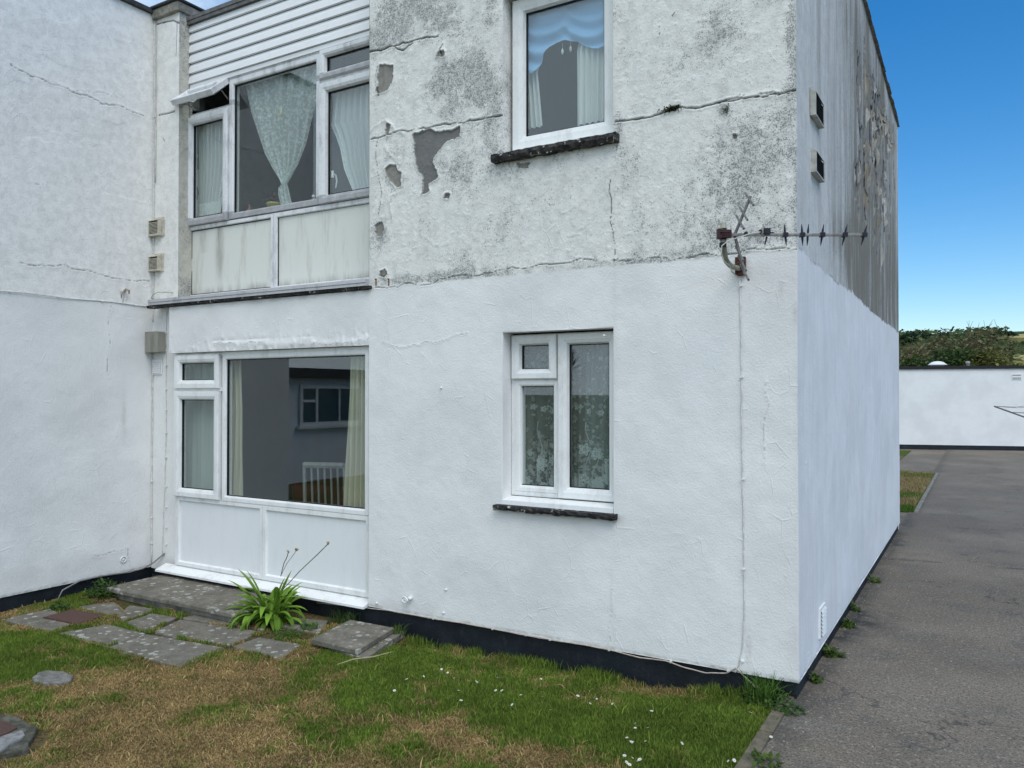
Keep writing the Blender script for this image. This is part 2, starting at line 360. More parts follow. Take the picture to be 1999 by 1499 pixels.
def wall(name,frame,ub,vb,ures,vres,holes,feat,mat,parent,reveal=.0,extra=None,flip=False):
    """dense wall sheet. frame(u,v,d)->xyz arrays (d = outward); feat(U,V)->dict paint,peel,crack,dirt,dark,disp"""
    us=axis_pts(ub,ures); vs=axis_pts(vb,vres); nu,nv=len(us),len(vs)
    U,V=np.meshgrid(us,vs); f=feat(U,V); D=f.pop('disp')
    D[:,0]=0; D[:,-1]=0
    for (a,b,c,d) in holes:
        m=(U>=a-1e-6)&(U<=b+1e-6)&(V>=c-1e-6)&(V<=d+1e-6); D[m]=0
    Vt=np.stack(frame(U,V,D),-1).reshape(-1,3)
    i,j=np.meshgrid(np.arange(nu-1),np.arange(nv-1)); i=i.ravel(); j=j.ravel()
    cu=(us[i]+us[i+1])/2; cv=(vs[j]+vs[j+1])/2; k=np.ones(len(i),bool)
    for (a,b,c,d) in holes: k&=~((cu>a)&(cu<b)&(cv>c)&(cv<d))
    i=i[k];j=j[k]; Q=np.stack([j*nu+i,j*nu+i+1,(j+1)*nu+i+1,(j+1)*nu+i],1)
    if flip: Q=Q[:,::-1]
    A={k2:np.broadcast_to(v,U.shape).ravel().astype(np.float32) for k2,v in f.items()}
    ex=[];eq=[]
    base=len(Vt)
    if reveal:
        for (a,b,c,d) in holes:
            if (a,b,c,d)[3]>vb[-1]: continue
            for (p,q) in (((a,c),(a,d)),((b,d),(b,c)),((a,d),(b,d)),((b,c),(a,c))):
                n=24
                for s_ in range(n+1):
                    t=s_/n; uu=p[0]+(q[0]-p[0])*t; vv=p[1]+(q[1]-p[1])*t
                    for dd in (0,-reveal*.5,-reveal): ex.append((uu,vv,dd))
                b0=base+len(ex)-3*(n+1)
                for s_ in range(n):
                    for w_ in range(2): eq.append((b0+3*s_+w_,b0+3*s_+w_+1,b0+3*s_+w_+4,b0+3*s_+w_+3))
    # returned lower edge
    for (u0,u1) in ((ub[0],ub[-1]),):
        n=2; ex+= [(u0,vb[0],0),(u0,vb[0],-.06),(u1,vb[0],0),(u1,vb[0],-.06)]; b0=base+len(ex)-4; eq.append((b0,b0+1,b0+3,b0+2))
    E_=np.array(ex); fe=feat(E_[:,0][None],E_[:,1][None]); fe.pop('disp')
    Vt=np.concatenate([Vt,np.stack(frame(E_[:,0],E_[:,1],E_[:,2]),-1)]); Q=np.concatenate([Q,np.array(eq)])
    for k2 in A:
        e=np.broadcast_to(fe[k2],(1,len(ex))).ravel().astype(np.float32)*(1 if k2 in('paint','dirt') else 0); A[k2]=np.concatenate([A[k2],e])
    if extra:
        EV,EQ,EA=extra; Q=np.concatenate([Q,EQ+len(Vt)]); Vt=np.concatenate([Vt,EV])
        for k2 in A: A[k2]=np.concatenate([A[k2],EA.get(k2,np.zeros(len(EV)))])
    return npmesh(name,Vt,Q,None,[mat],A,parent,smooth=True)
rng=random.Random(5); NRG=np.random.default_rng(8)
def blobs(U,V,L,conv):
    d=np.zeros(U.shape)
    for (px,py,rx,ry,s) in L:
        u,v=conv(px,py); u1,_=conv(px+rx,py); _,v1=conv(px,py+ry)
        q=((U-u)/(abs(u1-u)+1e-6))**2+((V-v)/(abs(v1-v)+1e-6))**2; d=d+s*np.exp(-q)
    return d
# ================================================================ MAIN HOUSE
house=thing('house','flat-roofed white house in the centre with peeling upper walls and freshly painted lower walls','house',(XC,YF,0))
house.location=(0,0,0)
fy=lambda px,py: onY(px,py,YF)
W1=(-2.900,-2.040,.935,2.178); W2=(-2.878,-2.040,3.375,4.56)
cracksF=[([(712,104),(745,98),(770,90),(800,82),(818,76),(838,73),(856,70)],.010,1),([(770,92),(788,98),(806,84)],.008,1),([(870,72),(900,62),(930,52)],.004,.5),
 ([(724,272),(760,262),(800,256),(835,250),(880,243),(905,240),(938,233),(975,226),(1005,219)],.008,.9),
 ([(1200,237),(1240,233),(1285,224),(1310,214),(1345,211),(1400,200),(1470,190),(1562,170)],.007,1),
 ([(1400,203),(1440,190),(1475,188),(1510,180)],.005,.8),([(1495,188),(1562,176)],.004,.8),
 ([(1192,352),(1193,400),(1196,450),(1198,515)],.005,.8),([(965,180),(990,188)],.004,.7),([(740,262),(737,330),(745,380),(738,420)],.004,.8),
 ([(737,130),(735,175),(740,186),(732,188)],.005,1),([(1205,280),(1205,296)],.004,.8),
 ([(722,564),(800,552),(900,537),(1000,522),(1100,514),(1200,508),(1350,502),(1420,497),(1500,488),(1562,486)],.005,.75),
 ([(1320,20),(1312,32)],.006,1),([(1287,50),(1287,70)],.003,.6),([(1310,212),(1323,209)],.022,1),([(1420,210),(1420,222)],.016,.8),
 ([(865,85),(858,96),(862,112)],.007,1),([(1440,185),(1515,180)],.004,.6),([(1495,745),(1490,860),(1492,905)],.003,.35),([(1195,1150),(1190,1260)],.003,.3),
 ([(1463,1240),(1461,1290)],.004,.35),([(748,668),(830,668),(912,650)],.003,.4)]
peelF=[([(741,126),(768,127),(768,150),(765,160),(757,176),(748,180),(737,184),(734,176),(737,145)],0),
 ([(806,262),(840,252),(898,246),(897,264),(884,272),(872,275),(860,290),(846,308),(844,318),(852,330),(857,345),(850,352),(838,358),(838,372),(822,380),(826,345),(812,322),(808,296)],1),
 ([(752,330),(760,322),(772,322),(775,332),(783,336),(783,362),(775,365),(764,355),(756,345)],0),
 ([(756,240),(765,245),(760,258),(758,266),(752,260)],0),([(860,98),(868,98),(868,110),(852,112),(855,102)],0),([(744,528),(752,526),(756,534),(750,542),(742,538)],1),
 ([(1010,318),(1035,316),(1030,326),(1012,328)],0),([(1432,262),(1439,264),(1437,272),(1430,270)],1),([(732,440),(745,432),(750,448),(742,462),(734,458)],0),([(870,378),(880,380),(876,388),(866,386)],1)]
peelLipF=[[(720,262),(735,245),(752,236),(762,243),(772,255),(788,262)],[(752,288),(762,305),(772,316),(790,330),(786,372),(768,380),(760,395),(765,430)]]
dirtF=[(810,10,60,40,.9),(770,40,30,45,1.2),(730,85,30,35,.9),(880,20,40,40,.5),(960,25,20,60,.8),(890,150,45,40,1.2),(925,140,22,40,1.2),(960,200,25,60,1.),(900,200,60,60,.6),(840,60,80,30,.5),
 (960,300,25,60,.6),(880,330,50,60,.5),(770,330,30,60,.7),(740,460,25,40,.8),(1410,60,60,90,.7),(1550,80,16,120,1.1),(1500,300,90,120,.55),(1400,350,90,100,.5),(1450,470,120,30,.6),(1560,400,12,100,.9),(940,470,60,50,.4),(1210,250,10,30,.7),(850,540,130,12,.8),
 (1000,400,50,80,.35),(1105,300,100,14,.5),(1300,130,60,60,.3),(1350,440,120,60,.45)]
dirtFresh=[(1525,565,6,16,.7),(1553,615,5,18,.7),(1462,1265,5,30,.8),(1200,640,6,300,.25),(1195,1200,5,120,.25),(1555,1260,30,45,.35),(1130,1005,120,8,.35),(1560,900,8,300,.3),(724,1180,10,10,.6),(800,1190,120,10,.3),(755,545,3,12,1)]
cracksF=[(jag([fy(*p) for p in c],.09,rng),w_,s) for c,w_,s in cracksF]
peelF=[(jag([fy(*p) for p in c+[c[0]]],.10,rng),k) for c,k in peelF]
lipF=[jag([fy(*p) for p in c],.08,rng) for c in peelLipF]
def featF(U,V):
    shp=U.shape
    ln=ZPAINT+.010*(vn(U*9,U*0,3)-.5)+.006*(vn(U*60,U*0,4)-.5)
    paint=np.clip((ln-V)/.006+.5,0,1)
    wx=(fbm(U*55,V*55,9,3)-.5)*.014; wy=(fbm(U*55,V*55,19,3)-.5)*.014
    crack=np.zeros(shp); disp=(fbm(U*1.6,V*1.6,2,3)-.5)*.012+(fbm(U*9,V*9,8,3)-.5)*.004
    for pl,w_,s in cracksF:
        xs=[p[0] for p in pl]; zs=[p[1] for p in pl]
        m=(U>min(xs)-.1)&(U<max(xs)+.1)&(V>min(zs)-.1)&(V<max(zs)+.1)
        if not m.any(): continue
        ww=w_*(.25+1.1*vn(U[m]*14,V[m]*14,31)); d=pdist(U[m],V[m],pl); c=np.clip((ww*.62-d)/(ww*.5+1e-4)+.35,0,1)*(d<ww*1.2)*s
        crack[m]=np.maximum(crack[m],c); disp[m]-=c*.010; disp[m]+=np.exp(-((d-ww*1.6)/.006)**2)*.0022
    peel=np.zeros(shp); dark=np.zeros(shp)
    for pl,k in peelF:
        xs=[p[0] for p in pl]; zs=[p[1] for p in pl]
        m=(U>min(xs)-.1)&(U<max(xs)+.1)&(V>min(zs)-.1)&(V<max(zs)+.1)
        if not m.any(): continue
        a,b=U[m]+wx[m],V[m]+wy[m]; ins=inpoly(a,b,pl); d=pdist(a,b,pl)
        peel[m]=np.maximum(peel[m],ins*1.); dark[m]=np.maximum(dark[m],ins*(k*.9)); disp[m]-=ins*.008; disp[m]+=(~ins)*np.exp(-(d/.012)**2)*.007
        crack[m]=np.maximum(crack[m],(~ins)*np.clip(1-d/.004,0,1)*.75*(vn(a*20,b*20,77)>.35))
    for pl in lipF:
        d=pdist(U+wx,V+wy,pl); disp+=np.exp(-(d/.014)**2)*.008*(vn(U*15,V*15,5)); crack=np.maximum(crack,np.clip(1-d/.004,0,1)*.55*(vn(U*25,V*25,6)>.4))
    # small paint blisters and flakes on the old paint
    n=fbm(U*26,V*26,44,3); fl=(n>.70)&(V>ln); disp+=fl*.0018; disp+=np.clip(fbm(U*40,V*40,45,2)-.6,0,1)*.006*(1-paint)
    old=blobs(U,V,dirtF,fy)*(1-paint); fr=blobs(U,V,dirtFresh,fy)*paint
    crack*=1-.35*paint
    dirt=np.clip(old+fr,0,1.6)
    dirt=dirt+.8*np.clip(1-(V-ln)/.10,0,1)*(V>ln)*vn(U*12,U*0,61)
    rus=np.zeros(shp)
    # ragged lower edge
    disp-=np.clip(1-(V-.09)/.025,0,1)*.012*vn(U*40,V*40,71)
    dirt+=(1-np.clip((V-.10)/.03,0,1))*.8*vn(U*30,V*9,72)
    return dict(paint=paint,peel=peel,crack=np.clip(crack,0,1),dirt=dirt,dark=dark,disp=disp)
frF=lambda U,V,D:(U,YF-D,V)
ZB=.098
wall('front_wall',frF,[XB,W2[0],W1[3] and W2[1],XC],[ZB,W1[2],W1[3],W2[2],W2[3],4.9,ZR] if False else [ZB,W1[2],W1[3],W2[2],W2[3],4.9,ZR],
     lambda a,b:.0065,lambda a,b:.0065 if a<4.85 else .1,[(W2[0],W2[1],W1[2],W1[3]),W2],featF,WALL,house,reveal=.14)
W1=(W2[0],W2[1],W1[2],W1[3])
# gable wall (faces +x): u = y
gx=lambda px,py: onX(px,py,XC)
gdirt=[(1705,420,40,260,1.3),(1725,560,30,70,1.4),(1690,520,25,60,1.2),(1700,150,40,100,.8),(1600,120,14,200,.30),(1650,480,30,40,.6),(1745,500,8,100,.8)]
rg=random.Random(11); flaps=[];peelG=[]
for k in range(120):
    y=rg.triangular(6.6,11.0,8.4); z=rg.uniform(3.3,4.85); 
    if rg.random()<(4.2-z)*.8: continue
    L=rg.uniform(.06,.42); wd=rg.uniform(.03,.17); peelG.append((y,z,wd,L,rg.random(),rg.random()))
def featG(U,V):
    ln=ZPAINT+.03*(vn(U*4,U*0,3)-.5)+.018*(vn(U*11,U*0,4)-.4)+.018*(vn(U*33,U*0,14)**2-.3)-.05*np.clip(U-6,0,5)/5
    paint=np.clip((ln-V)/.01+.5,0,1)
    disp=(fbm(U*1.4,V*1.4,12,3)-.5)*.016+(fbm(U*8,V*8,18,3)-.5)*.004
    peel=np.zeros(U.shape); crack=np.zeros(U.shape); dark=np.zeros(U.shape)
    wx=(fbm(U*14,V*6,9,3)-.5)*.10; wy=(fbm(U*14,V*6,19,3)-.5)*.16
    for (y,z,wd,L,a,b) in peelG:
        m=(abs(U-y)<wd+.15)&(abs(V-z)<L+.2)
        q=((U[m]+wx[m]-y)/wd)**2+((V[m]+wy[m]-z)/L)**2
        peel[m]=np.maximum(peel[m],(q<.8)*1.); disp[m]-=(q<.8)*.010; crack[m]=np.maximum(crack[m],(q<1.0)*(q>.45)*(U[m]<y-.15*wd)*(b>.35)*.9); dark[m]=np.maximum(dark[m],(q<.8)*a*.5)  # peel darkening and left-edge crack lines paint the shadowed hollows behind lifted flakes
    dirt=blobs(U,V,gdirt,gx); dirt=dirt+.9*np.clip((U-6.2)/2.2,0,1)*(.4+.6*np.clip((11-U)/2,0,1))
    dirt=dirt*(1-paint); paint2=paint
    crack=np.maximum(crack,np.clip(1-abs(V-ln-.005)/.006,0,1)*.5*(vn(U*9,U*0,8)>.4))
    disp-=np.clip(1-(V-.09)/.03,0,1)*.012*vn(U*30,V*30,71)
    return dict(paint=paint2,peel=peel,crack=crack,dirt=dirt,dark=dark,disp=disp)
# curled flaps of loose paint, welded into the gable wall mesh
EV=[];EQ=[];EP=[]
for (y,z,wd,L,a,b) in peelG:
    for s_ in range(1 if a>.45 else 0):
        h=L*rg.uniform(.3,.7); wf=wd*rg.uniform(.15,.4); y0=y-wd*.8+rg.uniform(-.03,.08)+s_*wd*1.1; zz=z-L*.3+rg.uniform(-.1,.2); curl=rg.uniform(.008,.045); n=7; m_=6
        b0=len(EV); topcurl=rg.random()<.35
        for i in range(n+1):
            for j in range(m_+1):
                t=i/n; q=j/m_; e=(.25*math.sin(i*2.1+y*9)+.2*math.sin(i*5.3+y))*.25
                wv=wf*(1-.75*abs(2*t-1)**1.7); out=curl*(q**1.8)*(1-abs(2*t-1)**2)+.006
                if topcurl: out+= curl*.8*t**2*q
                EV.append((XC+out,y0+(q-.1*e)*wv*(1-.25*q*q),zz+(t-.5)*h+.04*math.sin(q*3+z*7)))
                EP.append(.35+1.1*a)
        for i in range(n):
            for j in range(m_): 
                p0=b0+i*(m_+1)+j; EQ.append((p0,p0+1,p0+m_+2,p0+m_+1))
frG=lambda U,V,D:(XC+D,U,V)
def gtop(U,V,D):
    top=ZR-(U-YF)*.042; Vv=np.where(V>4.9,4.9+(V-4.9)/(ZR-4.9)*(top-4.9),V); return (XC+D,U,Vv)
wall('gable_wall',gtop,[YF,YE],[ZB,2.9,4.9,ZR],lambda a,b:.011,lambda a,b:.014,[],featG,GABLE,house,
     extra=(np.array(EV),np.array(EQ),dict(dirt=np.array(EP),paint=np.zeros(len(EV)))))
# closing walls, roof edge, plinth
b=MB(); b.box(-6.85,XC-.02,YE,YE+.1,-.1,5.1); b.box(-6.93,-6.84,4.98,YE-.01,-.1,5.2); b.obj('rear_wall',FARW,house)
b=MB(); b.box(-6.85,XC-.03,YU+.09,YE,5.06,5.12); b.obj('roof',FELT,house)
b=MB(); n=40
for i in range(n):
    y0=YF-.02+(YE+.03-YF)*i/n; y1=YF-.02+(YE+.03-YF)*(i+1)/n; o_=rng.uniform(0,.012)
    t0=ZR-(y0-YF)*.042;t1=ZR-(y1-YF)*.042
    b.add([(XC-.12,y0,t0),(XC+.025+o_,y0,t0),(XC+.025+o_,y1,t1),(XC-.12,y1,t1),(XC-.12,y0,t0-.0+.03),(XC+.02,y0,t0+.03),(XC+.02,y1,t1+.03),(XC-.12,y1,t1+.03)],[(0,3,2,1),(4,5,6,7),(0,1,5,4),(1,2,6,5),(2,3,7,6),(3,0,4,7)])
b.box(XB,XC-.13,YF-.02,YF+.2,ZR,ZR+.03); b.obj('roof_edge',CONC,house)
b=MB(); b.box(-6.66,XC-.018,YF+.022,YF+.20,-.25,ZB-.002)
b.box(XC-.20,XC-.018,YF+.20,YE,-.25,ZB-.004); b.obj('plinth',PLINTH,house)
# bay: lintel face flush with the front wall
def featLint(U,V):
    disp=(fbm(U*2,V*2,32,3)-.5)*.01+(fbm(U*10,V*10,38,3)-.5)*.004
    pl=[onY(*p,YF) for p in [(420,668),(470,672),(500,668),(540,672),(600,668),(640,673),(722,662)]]
    d=pdist(U,V+(fbm(U*20,V*20,5)-.5)*.04,pl); cr=np.clip(1-d/.005,0,1)*.45*(vn(U*8,V*8,4)>.35); disp+=np.exp(-(d/.03)**2)*.006*np.sign(pl[0][1]-V)
    disp+=np.clip(fbm(U*30,V*12,91,3)-.55,0,1)*.04*np.clip(1-(V-2.13)/.2,0,1)
    return dict(paint=U*0+1,peel=U*0,crack=cr,dirt=.5*np.clip(1-abs(V-2.13)/.02,0,1)+.3*np.clip(1-(2.56-V)/.04,0,1),dark=U*0,disp=disp)
wall('lintel_face',frF,[-6.545,XB],[2.128,2.56],lambda a,b:.009,lambda a,b:.009,[],featLint,WALL,house)
b=MB(); b.box(-6.543,XB+.0,YF+.03,YF+.3,2.131,2.556); b.box(-6.543,XB,YF+.001,YF+.029,2.1285,2.131); b.box(-6.5445,-6.542,YF+.001,YF+.1,2.131,2.556); b.obj('lintel',PVC,house)
# return of the front wall beside the bay (upper) 
b=MB(); b.box(XB-.004,XB-.0005,YF+.001,YU+.15,2.56,ZR); b.obj('wall_return',CONC,house)
# lower jamb strip to the right of the lower bay
# pilaster
def featPil(U,V):
    ln=2.59; paint=np.clip((ln-V)/.01+.5,0,1)
    disp=(fbm(U*3,V*2,52,3)-.5)*.010+(fbm(U*12,V*12,58,3)-.5)*.004
    pf=lambda px,py: onY(px,py,YP)
    cr=np.zeros(U.shape)
    for c,w_ in (([(310,225),(325,222),(341,217)],.012),([(306,47),(325,42),(338,40),(349,45)],.014),([(345,45),(344,80),(343,110)],.008),([(318,270),(321,275)],.004)):
        d=pdist(U,V+(fbm(U*30,V*30,5)-.5)*.015,[pf(*p) for p in c]); cr=np.maximum(cr,np.clip(1.3-d/(w_*.5),0,1)); 
    disp-=cr*.01
    dirt=blobs(U,V,[(320,60,20,50,.9),(312,140,12,60,.6),(318,425,10,14,1.1),(322,560,15,30,.5),(345,500,6,120,.5),(310,520,8,20,.8)],pf)
    dirt=dirt*(1-.5*paint)+.45*(1-paint)
    return dict(paint=paint,peel=U*0,crack=cr,dirt=dirt,dark=U*0,disp=disp)
wall('pilaster',lambda U,V,D:(U,YP-D,V),[XL,-6.555],[.06,5.0,5.40],lambda a,b:.008,lambda a,b:.009,[],featPil,LEFTW,house)
def featSide(U,V):
    d=dict(paint=U*0,peel=U*0,crack=.6*(abs(U-YP-.115-.008*(vn(V*9,V*0,5)-.5)*2)<.005)*(V>4)+.7*(abs(V-4.52-.02*vn(U*40,V*0,2))<.005),dirt=.7+.9*np.clip(1-(V-2.6)/.35,0,1)+.6*np.clip((V-4.6)/.5,0,1),dark=U*0,disp=(fbm(U*9,V*7,81,3)-.5)*.006); return d
PSIDE=m_wall('pilaster_side_render',old=(.55,.53,.46),amount=.7)
wall('pilaster_side',lambda U,V,D:(-6.555+D,U,V),[YP,YU+.10],[2.57,5.40],lambda a,b:.007,lambda a,b:.01,[],featSide,PSIDE,house)
b=MB(); b.box(-6.935,-6.555,YP+.003,YP+.2,.0,.058); b.obj('pilaster_foot',PLINTH,house)
b=MB(); b.box(-6.93,-6.535,YP-.035,YU+.25,5.395,5.49); b.box(-6.94,-6.52,YP-.055,YU+.35,5.492,5.52,1); b.box(-6.62,-6.57,YP+.02,YU+.08,5.33,5.394,1); b.obj('coping',[CONC,FELT],house,bevel=.012)
# ---- weatherboard cladding above the upper bay window
b=MB(); z=4.69; bh=(5.335-4.735)/6; y=YU
b.box(-6.60,XB-.002,y-.012,y+.01,4.690,4.730)
for k in range(6):
    z0=4.735+k*bh; prof=[(y-.006,z0+.0),(y-.026,z0+.004),(y-.024,z0+.018),(y-.020,z0+bh*.6),(y-.008,z0+bh-.016),(y-.002,z0+bh-.003)]
    vs=[];fs=[]
    for x in (-6.598,XB-.002):
        vs+=[(x,p[0],p[1]) for p in prof]
    m_=len(prof); fs=[(i,i+1,m_+i+1,m_+i) for i in range(m_-1)]; b.add(vs,fs)
b.box(-6.60,XB-.002,y+.001,y+.02,4.70,5.34,1)
b.obj('cladding',[CLAD,DARKIN],house)
b=MB(); b.box(-6.60,XB,YU-.055,YU+.35,5.336,5.375); b.box(-6.60,XB,YU-.048,YU-.035,5.300,5.335); 
for k in range(9): b.lathe((-6.45+k*.27,YU-.027,5.31),[(.0,-.004),(.006,-.004),(.006,.0)],8,'y')
b.obj('cladding_coping',[m_simple('grey_capping',(.17,.17,.17),(.09,.09,.088),9,.7,.003)],house,bevel=.006)
# ---------------------------------------------------------------- windows
def pane(par,x0,x1,z0,z1,y,extra=None): 
    b=MB(); b.box(x0,x1,y,y+.004,z0,z1); return b.obj('pane',GLASS,par)
FIX=lambda wd,d=.0,dp=.07:[(0,d+dp),(0,d+.004),(.004,d),(wd-.016,d),(wd-.006,d+.004),(wd,d+.018),(wd,d+dp)]
SASH=lambda wd:[(0,.03),(0,-.016),(.005,-.021),(wd*.55,-.021),(wd-.010,-.012),(wd,.010),(wd,.05)]
def gasket(b,x0,x1,z0,z1,y,mi=1): b.ring(x0-.001,x1+.001,z0-.001,z1+.001,y+.016,[(0,.02),(0,-.0005),(.0065,-.0005),(.0065,.02)],mi)
def handle(par,x,y,z,fl=1):
    b=MB(); b.box(x-.012,x+.012,y,y+.012,z-.03,z+.03); b.tube([(x,y+.01,z+.01),(x+.004*fl,y+.04,z),(x+.012*fl,y+.045,z-.05),(x+.004*fl,y+.04,z-.11)],[.008,.009,.008,.006]); return b.obj('handle',PVC,par,smooth=True,bevel=.003)
# lower right window (lower storey of the front wall)
def win_lower():
    x0,x1,z0,z1=W1[0]+.004,W1[1]-.003,1.03,W1[3]-.012; xm=-2.497; b=MB()
    # fixed outer frame as bars
    pr=[(0,.07),(0,.0),(.030,.0),(.034,.006),(.034,.07)]
    b.ring(x0,x1,z0,z1,YN,pr); b.box(xm-.026,xm-.003,YN+.001,YN+.066,z0+.036,z1-.036); b.box(x0+.036,xm-.028,YN+.001,YN+.066,1.838,1.858)
    b.ring(x0+.030,xm-.002,z0+.030,1.846,YN-.003,FIX(.044)); gasket(b,-2.830,xm-.046,1.104,1.802,YN)
    wn_=b.obj('window',[PVC,BLACK],house); wn_['label']='lower white two-light window with net curtains'
    pane(wn_,-2.835,xm-.040,1.10,1.807,YN+.030)
    b=MB(); b.ring(x0+.010,xm-.010,1.853,z1-.006,YN-.006,SASH(.070)); gasket(b,x0+.08,xm-.08,1.923,z1-.076,YN-.008); s1=b.obj('sash',[PVC,BLACK],wn_)
    b=MB(); b.box(x0+.07,xm-.07,YN+.020,YN+.024,1.915,z1-.068); b.obj('pane',GLASS,wn_)
    b=MB(); b.ring(xm+.004,x1-.006,z0+.006,z1-.006,YN-.006,SASH(.074)); gasket(b,xm+.078,x1-.080,z0+.08,z1-.08,YN-.008); s2=b.obj('sash',[PVC,BLACK],wn_)
    b=MB(); b.box(xm+.070,x1-.072,YN+.020,YN+.024,z0+.074,z1-.074); b.obj('pane',GLASS,wn_)
    b=MB(); b.add([(x0-.01,YN-.012,z0-.003),(x0-.01,YF-.004,z0-.022),(x0-.01,YF-.006,z0-.052),(x0-.01,YN+.03,z0-.052),(x1,YN-.012,z0-.003),(x1,YF-.004,z0-.022),(x1,YF-.006,z0-.052),(x1,YN+.03,z0-.052)],
        [(0,1,5,4),(1,2,6,5),(2,3,7,6),(0,3,2,1),(4,5,6,7)]); b.obj('sill',PVC,wn_)
win_lower()
def slate(name,x0,x1,z0,z1,seed,out=.055,chips=()):
    b=MB(); r=random.Random(seed); n=34; m_=4; vs=[];fs=[]
    for i in range(n+1):
        x=x0+(x1-x0)*i/n; j=lambda s_=.005:r.uniform(-s_,s_)
        vs+= [(x,YF+.06,z1),(x,YF-out+j(),z1+j(.003)),(x,YF-out-.004+j(.006),(z0+z1)/2+j(.004)),(x,YF-out+.006+j(.006),z0+j(.006)),(x,YF+.06,z0)]
    for i in range(n):
        for k in range(4): fs.append((i*5+k,i*5+k+1,i*5+k+6,i*5+k+5))
    fs+=[(4,3,2,1,0),tuple(n*5+k for k in range(5))]
    b.add(vs,fs); o=b.obj(name,SLATE,house); return o
slate('slate_sill',-2.925,-2.012,.940,.976,3)
slate('slate_sill',-2.94,-1.995,3.372,3.425,4,.06)
# upper middle window
def win_upper():
    x0,x1,z0,z1=W2[0]+.016,W2[1]-.004,3.462,W2[3]-.01; b=MB(); y=YN-.01
    b.ring(x0,x1,z0,z1,y,[(0,.07),(0,.0),(.018,.0),(.018,.07)])
    b.ring(x0+.012,x1-.012,z0+.010,z1-.01,y-.006,SASH(.095)); gasket(b,x0+.107,x1-.107,z0+.105,z1-.105,y-.006)
    o=b.obj('window',[PVC,BLACK],house); o['label']='upper white single-pane window with blue swag curtain'
    b=MB(); b.box(x0+.1,x1-.1,y+.022,y+.026,z0+.098,z1-.098); b.obj('pane',GLASS,o)
    b=MB(); b.add([(x0-.004,y-.012,z0-.003),(x0-.004,YF+.002,z0-.018),(x0-.004,YF+.0,z0-.036),(x0-.004,YN+.03,z0-.036),(x1,y-.012,z0-.003),(x1,YF+.002,z0-.018),(x1,YF+.0,z0-.036),(x1,YN+.03,z0-.036)],
        [(0,1,5,4),(1,2,6,5),(2,3,7,6),(0,3,2,1),(4,5,6,7)]); b.obj('sill',PVC,o)
win_upper()
# lower bay window
def bay_lower():
    x0,x1,z0,z1=-6.500,XB-.006,.148,2.124; y=YW; xm=-5.848; zt=.790; xp=-5.330; b=MB()
    b.ring(x0,x1,z0,z1,y+.004,[(0,.08),(0,0),(.032,0),(.036,.01),(.036,.08)])
    b.ring(xm-.004,x1-.028,zt-.0,z1-.020,y,FIX(.050)); gasket(b,xm+.046,x1-.078,zt+.05,z1-.07,y)
    b.box(x0+.037,xm-.006,y+.003,y+.08,1.772,1.800)
    b.box(x0+.037,xm-.03,y+.0035,y+.08,.775,.80)
    for (a,c) in ((x0+.020,xp-.010),(xp+.012-.02,x1-.028)): pass
    b.ring(x0+.018,xp-.002,z0+.004,zt-.002,y+.001,[(0,.07),(0,.0),(.030,.0),(.036,.006),(.040,.018),(.040,.07)])
    b.ring(xp+.002,x1-.020,z0+.004,zt-.002,y+.001,[(0,.07),(0,.0),(.036,.0),(.042,.006),(.046,.018),(.046,.07)])
    o=b.obj('window',[PVC,BLACK],house); o['label']='large ground-floor picture window with white panels below'
    b=MB(); b.box(xm+.04,x1-.07,y+.030,y+.034,zt+.045,z1-.062); b.obj('pane',GLASS,o)
    for (a,c) in ((x0+.055,xp-.038),(xp+.044,x1-.062)):
        b=MB(); b.box(a,c,y+.020,y+.06,z0+.04,zt-.04); b.obj('panel',PANEL,o)
    for (a,c) in ((1.798,z1-.016),(.797,1.770)):
        b=MB(); b.ring(x0+.006,xm-.028,a,c,y-.004,SASH(.076)); gasket(b,x0+.082,xm-.104,a+.076,c-.076,y-.006); b.obj('sash',[PVC,BLACK],o)
        b=MB(); b.box(x0+.074,xm-.096,y+.022,y+.026,a+.07,c-.07); b.obj('pane',GLASS,o)
    b=MB(); yo=YF-.052
    b.add([(-6.66,y+.02,z0-.004),(-6.66,yo,z0-.045),(-6.66,yo-.001,z0-.062),(-6.66,yo+.02,z0-.062),(-6.66,y+.02,z0-.03),(x1+.0,y+.02,z0-.004),(x1+.0,yo,z0-.045),(x1+.0,yo-.001,z0-.062),(x1+.0,yo+.02,z0-.062),(x1,y+.02,z0-.03)],
       [(0,1,6,5),(1,2,7,6),(2,3,8,7),(3,4,9,8),(0,4,3,2,1),(5,6,7,8,9)]); b.obj('sill',PVC,o)
bay_lower()
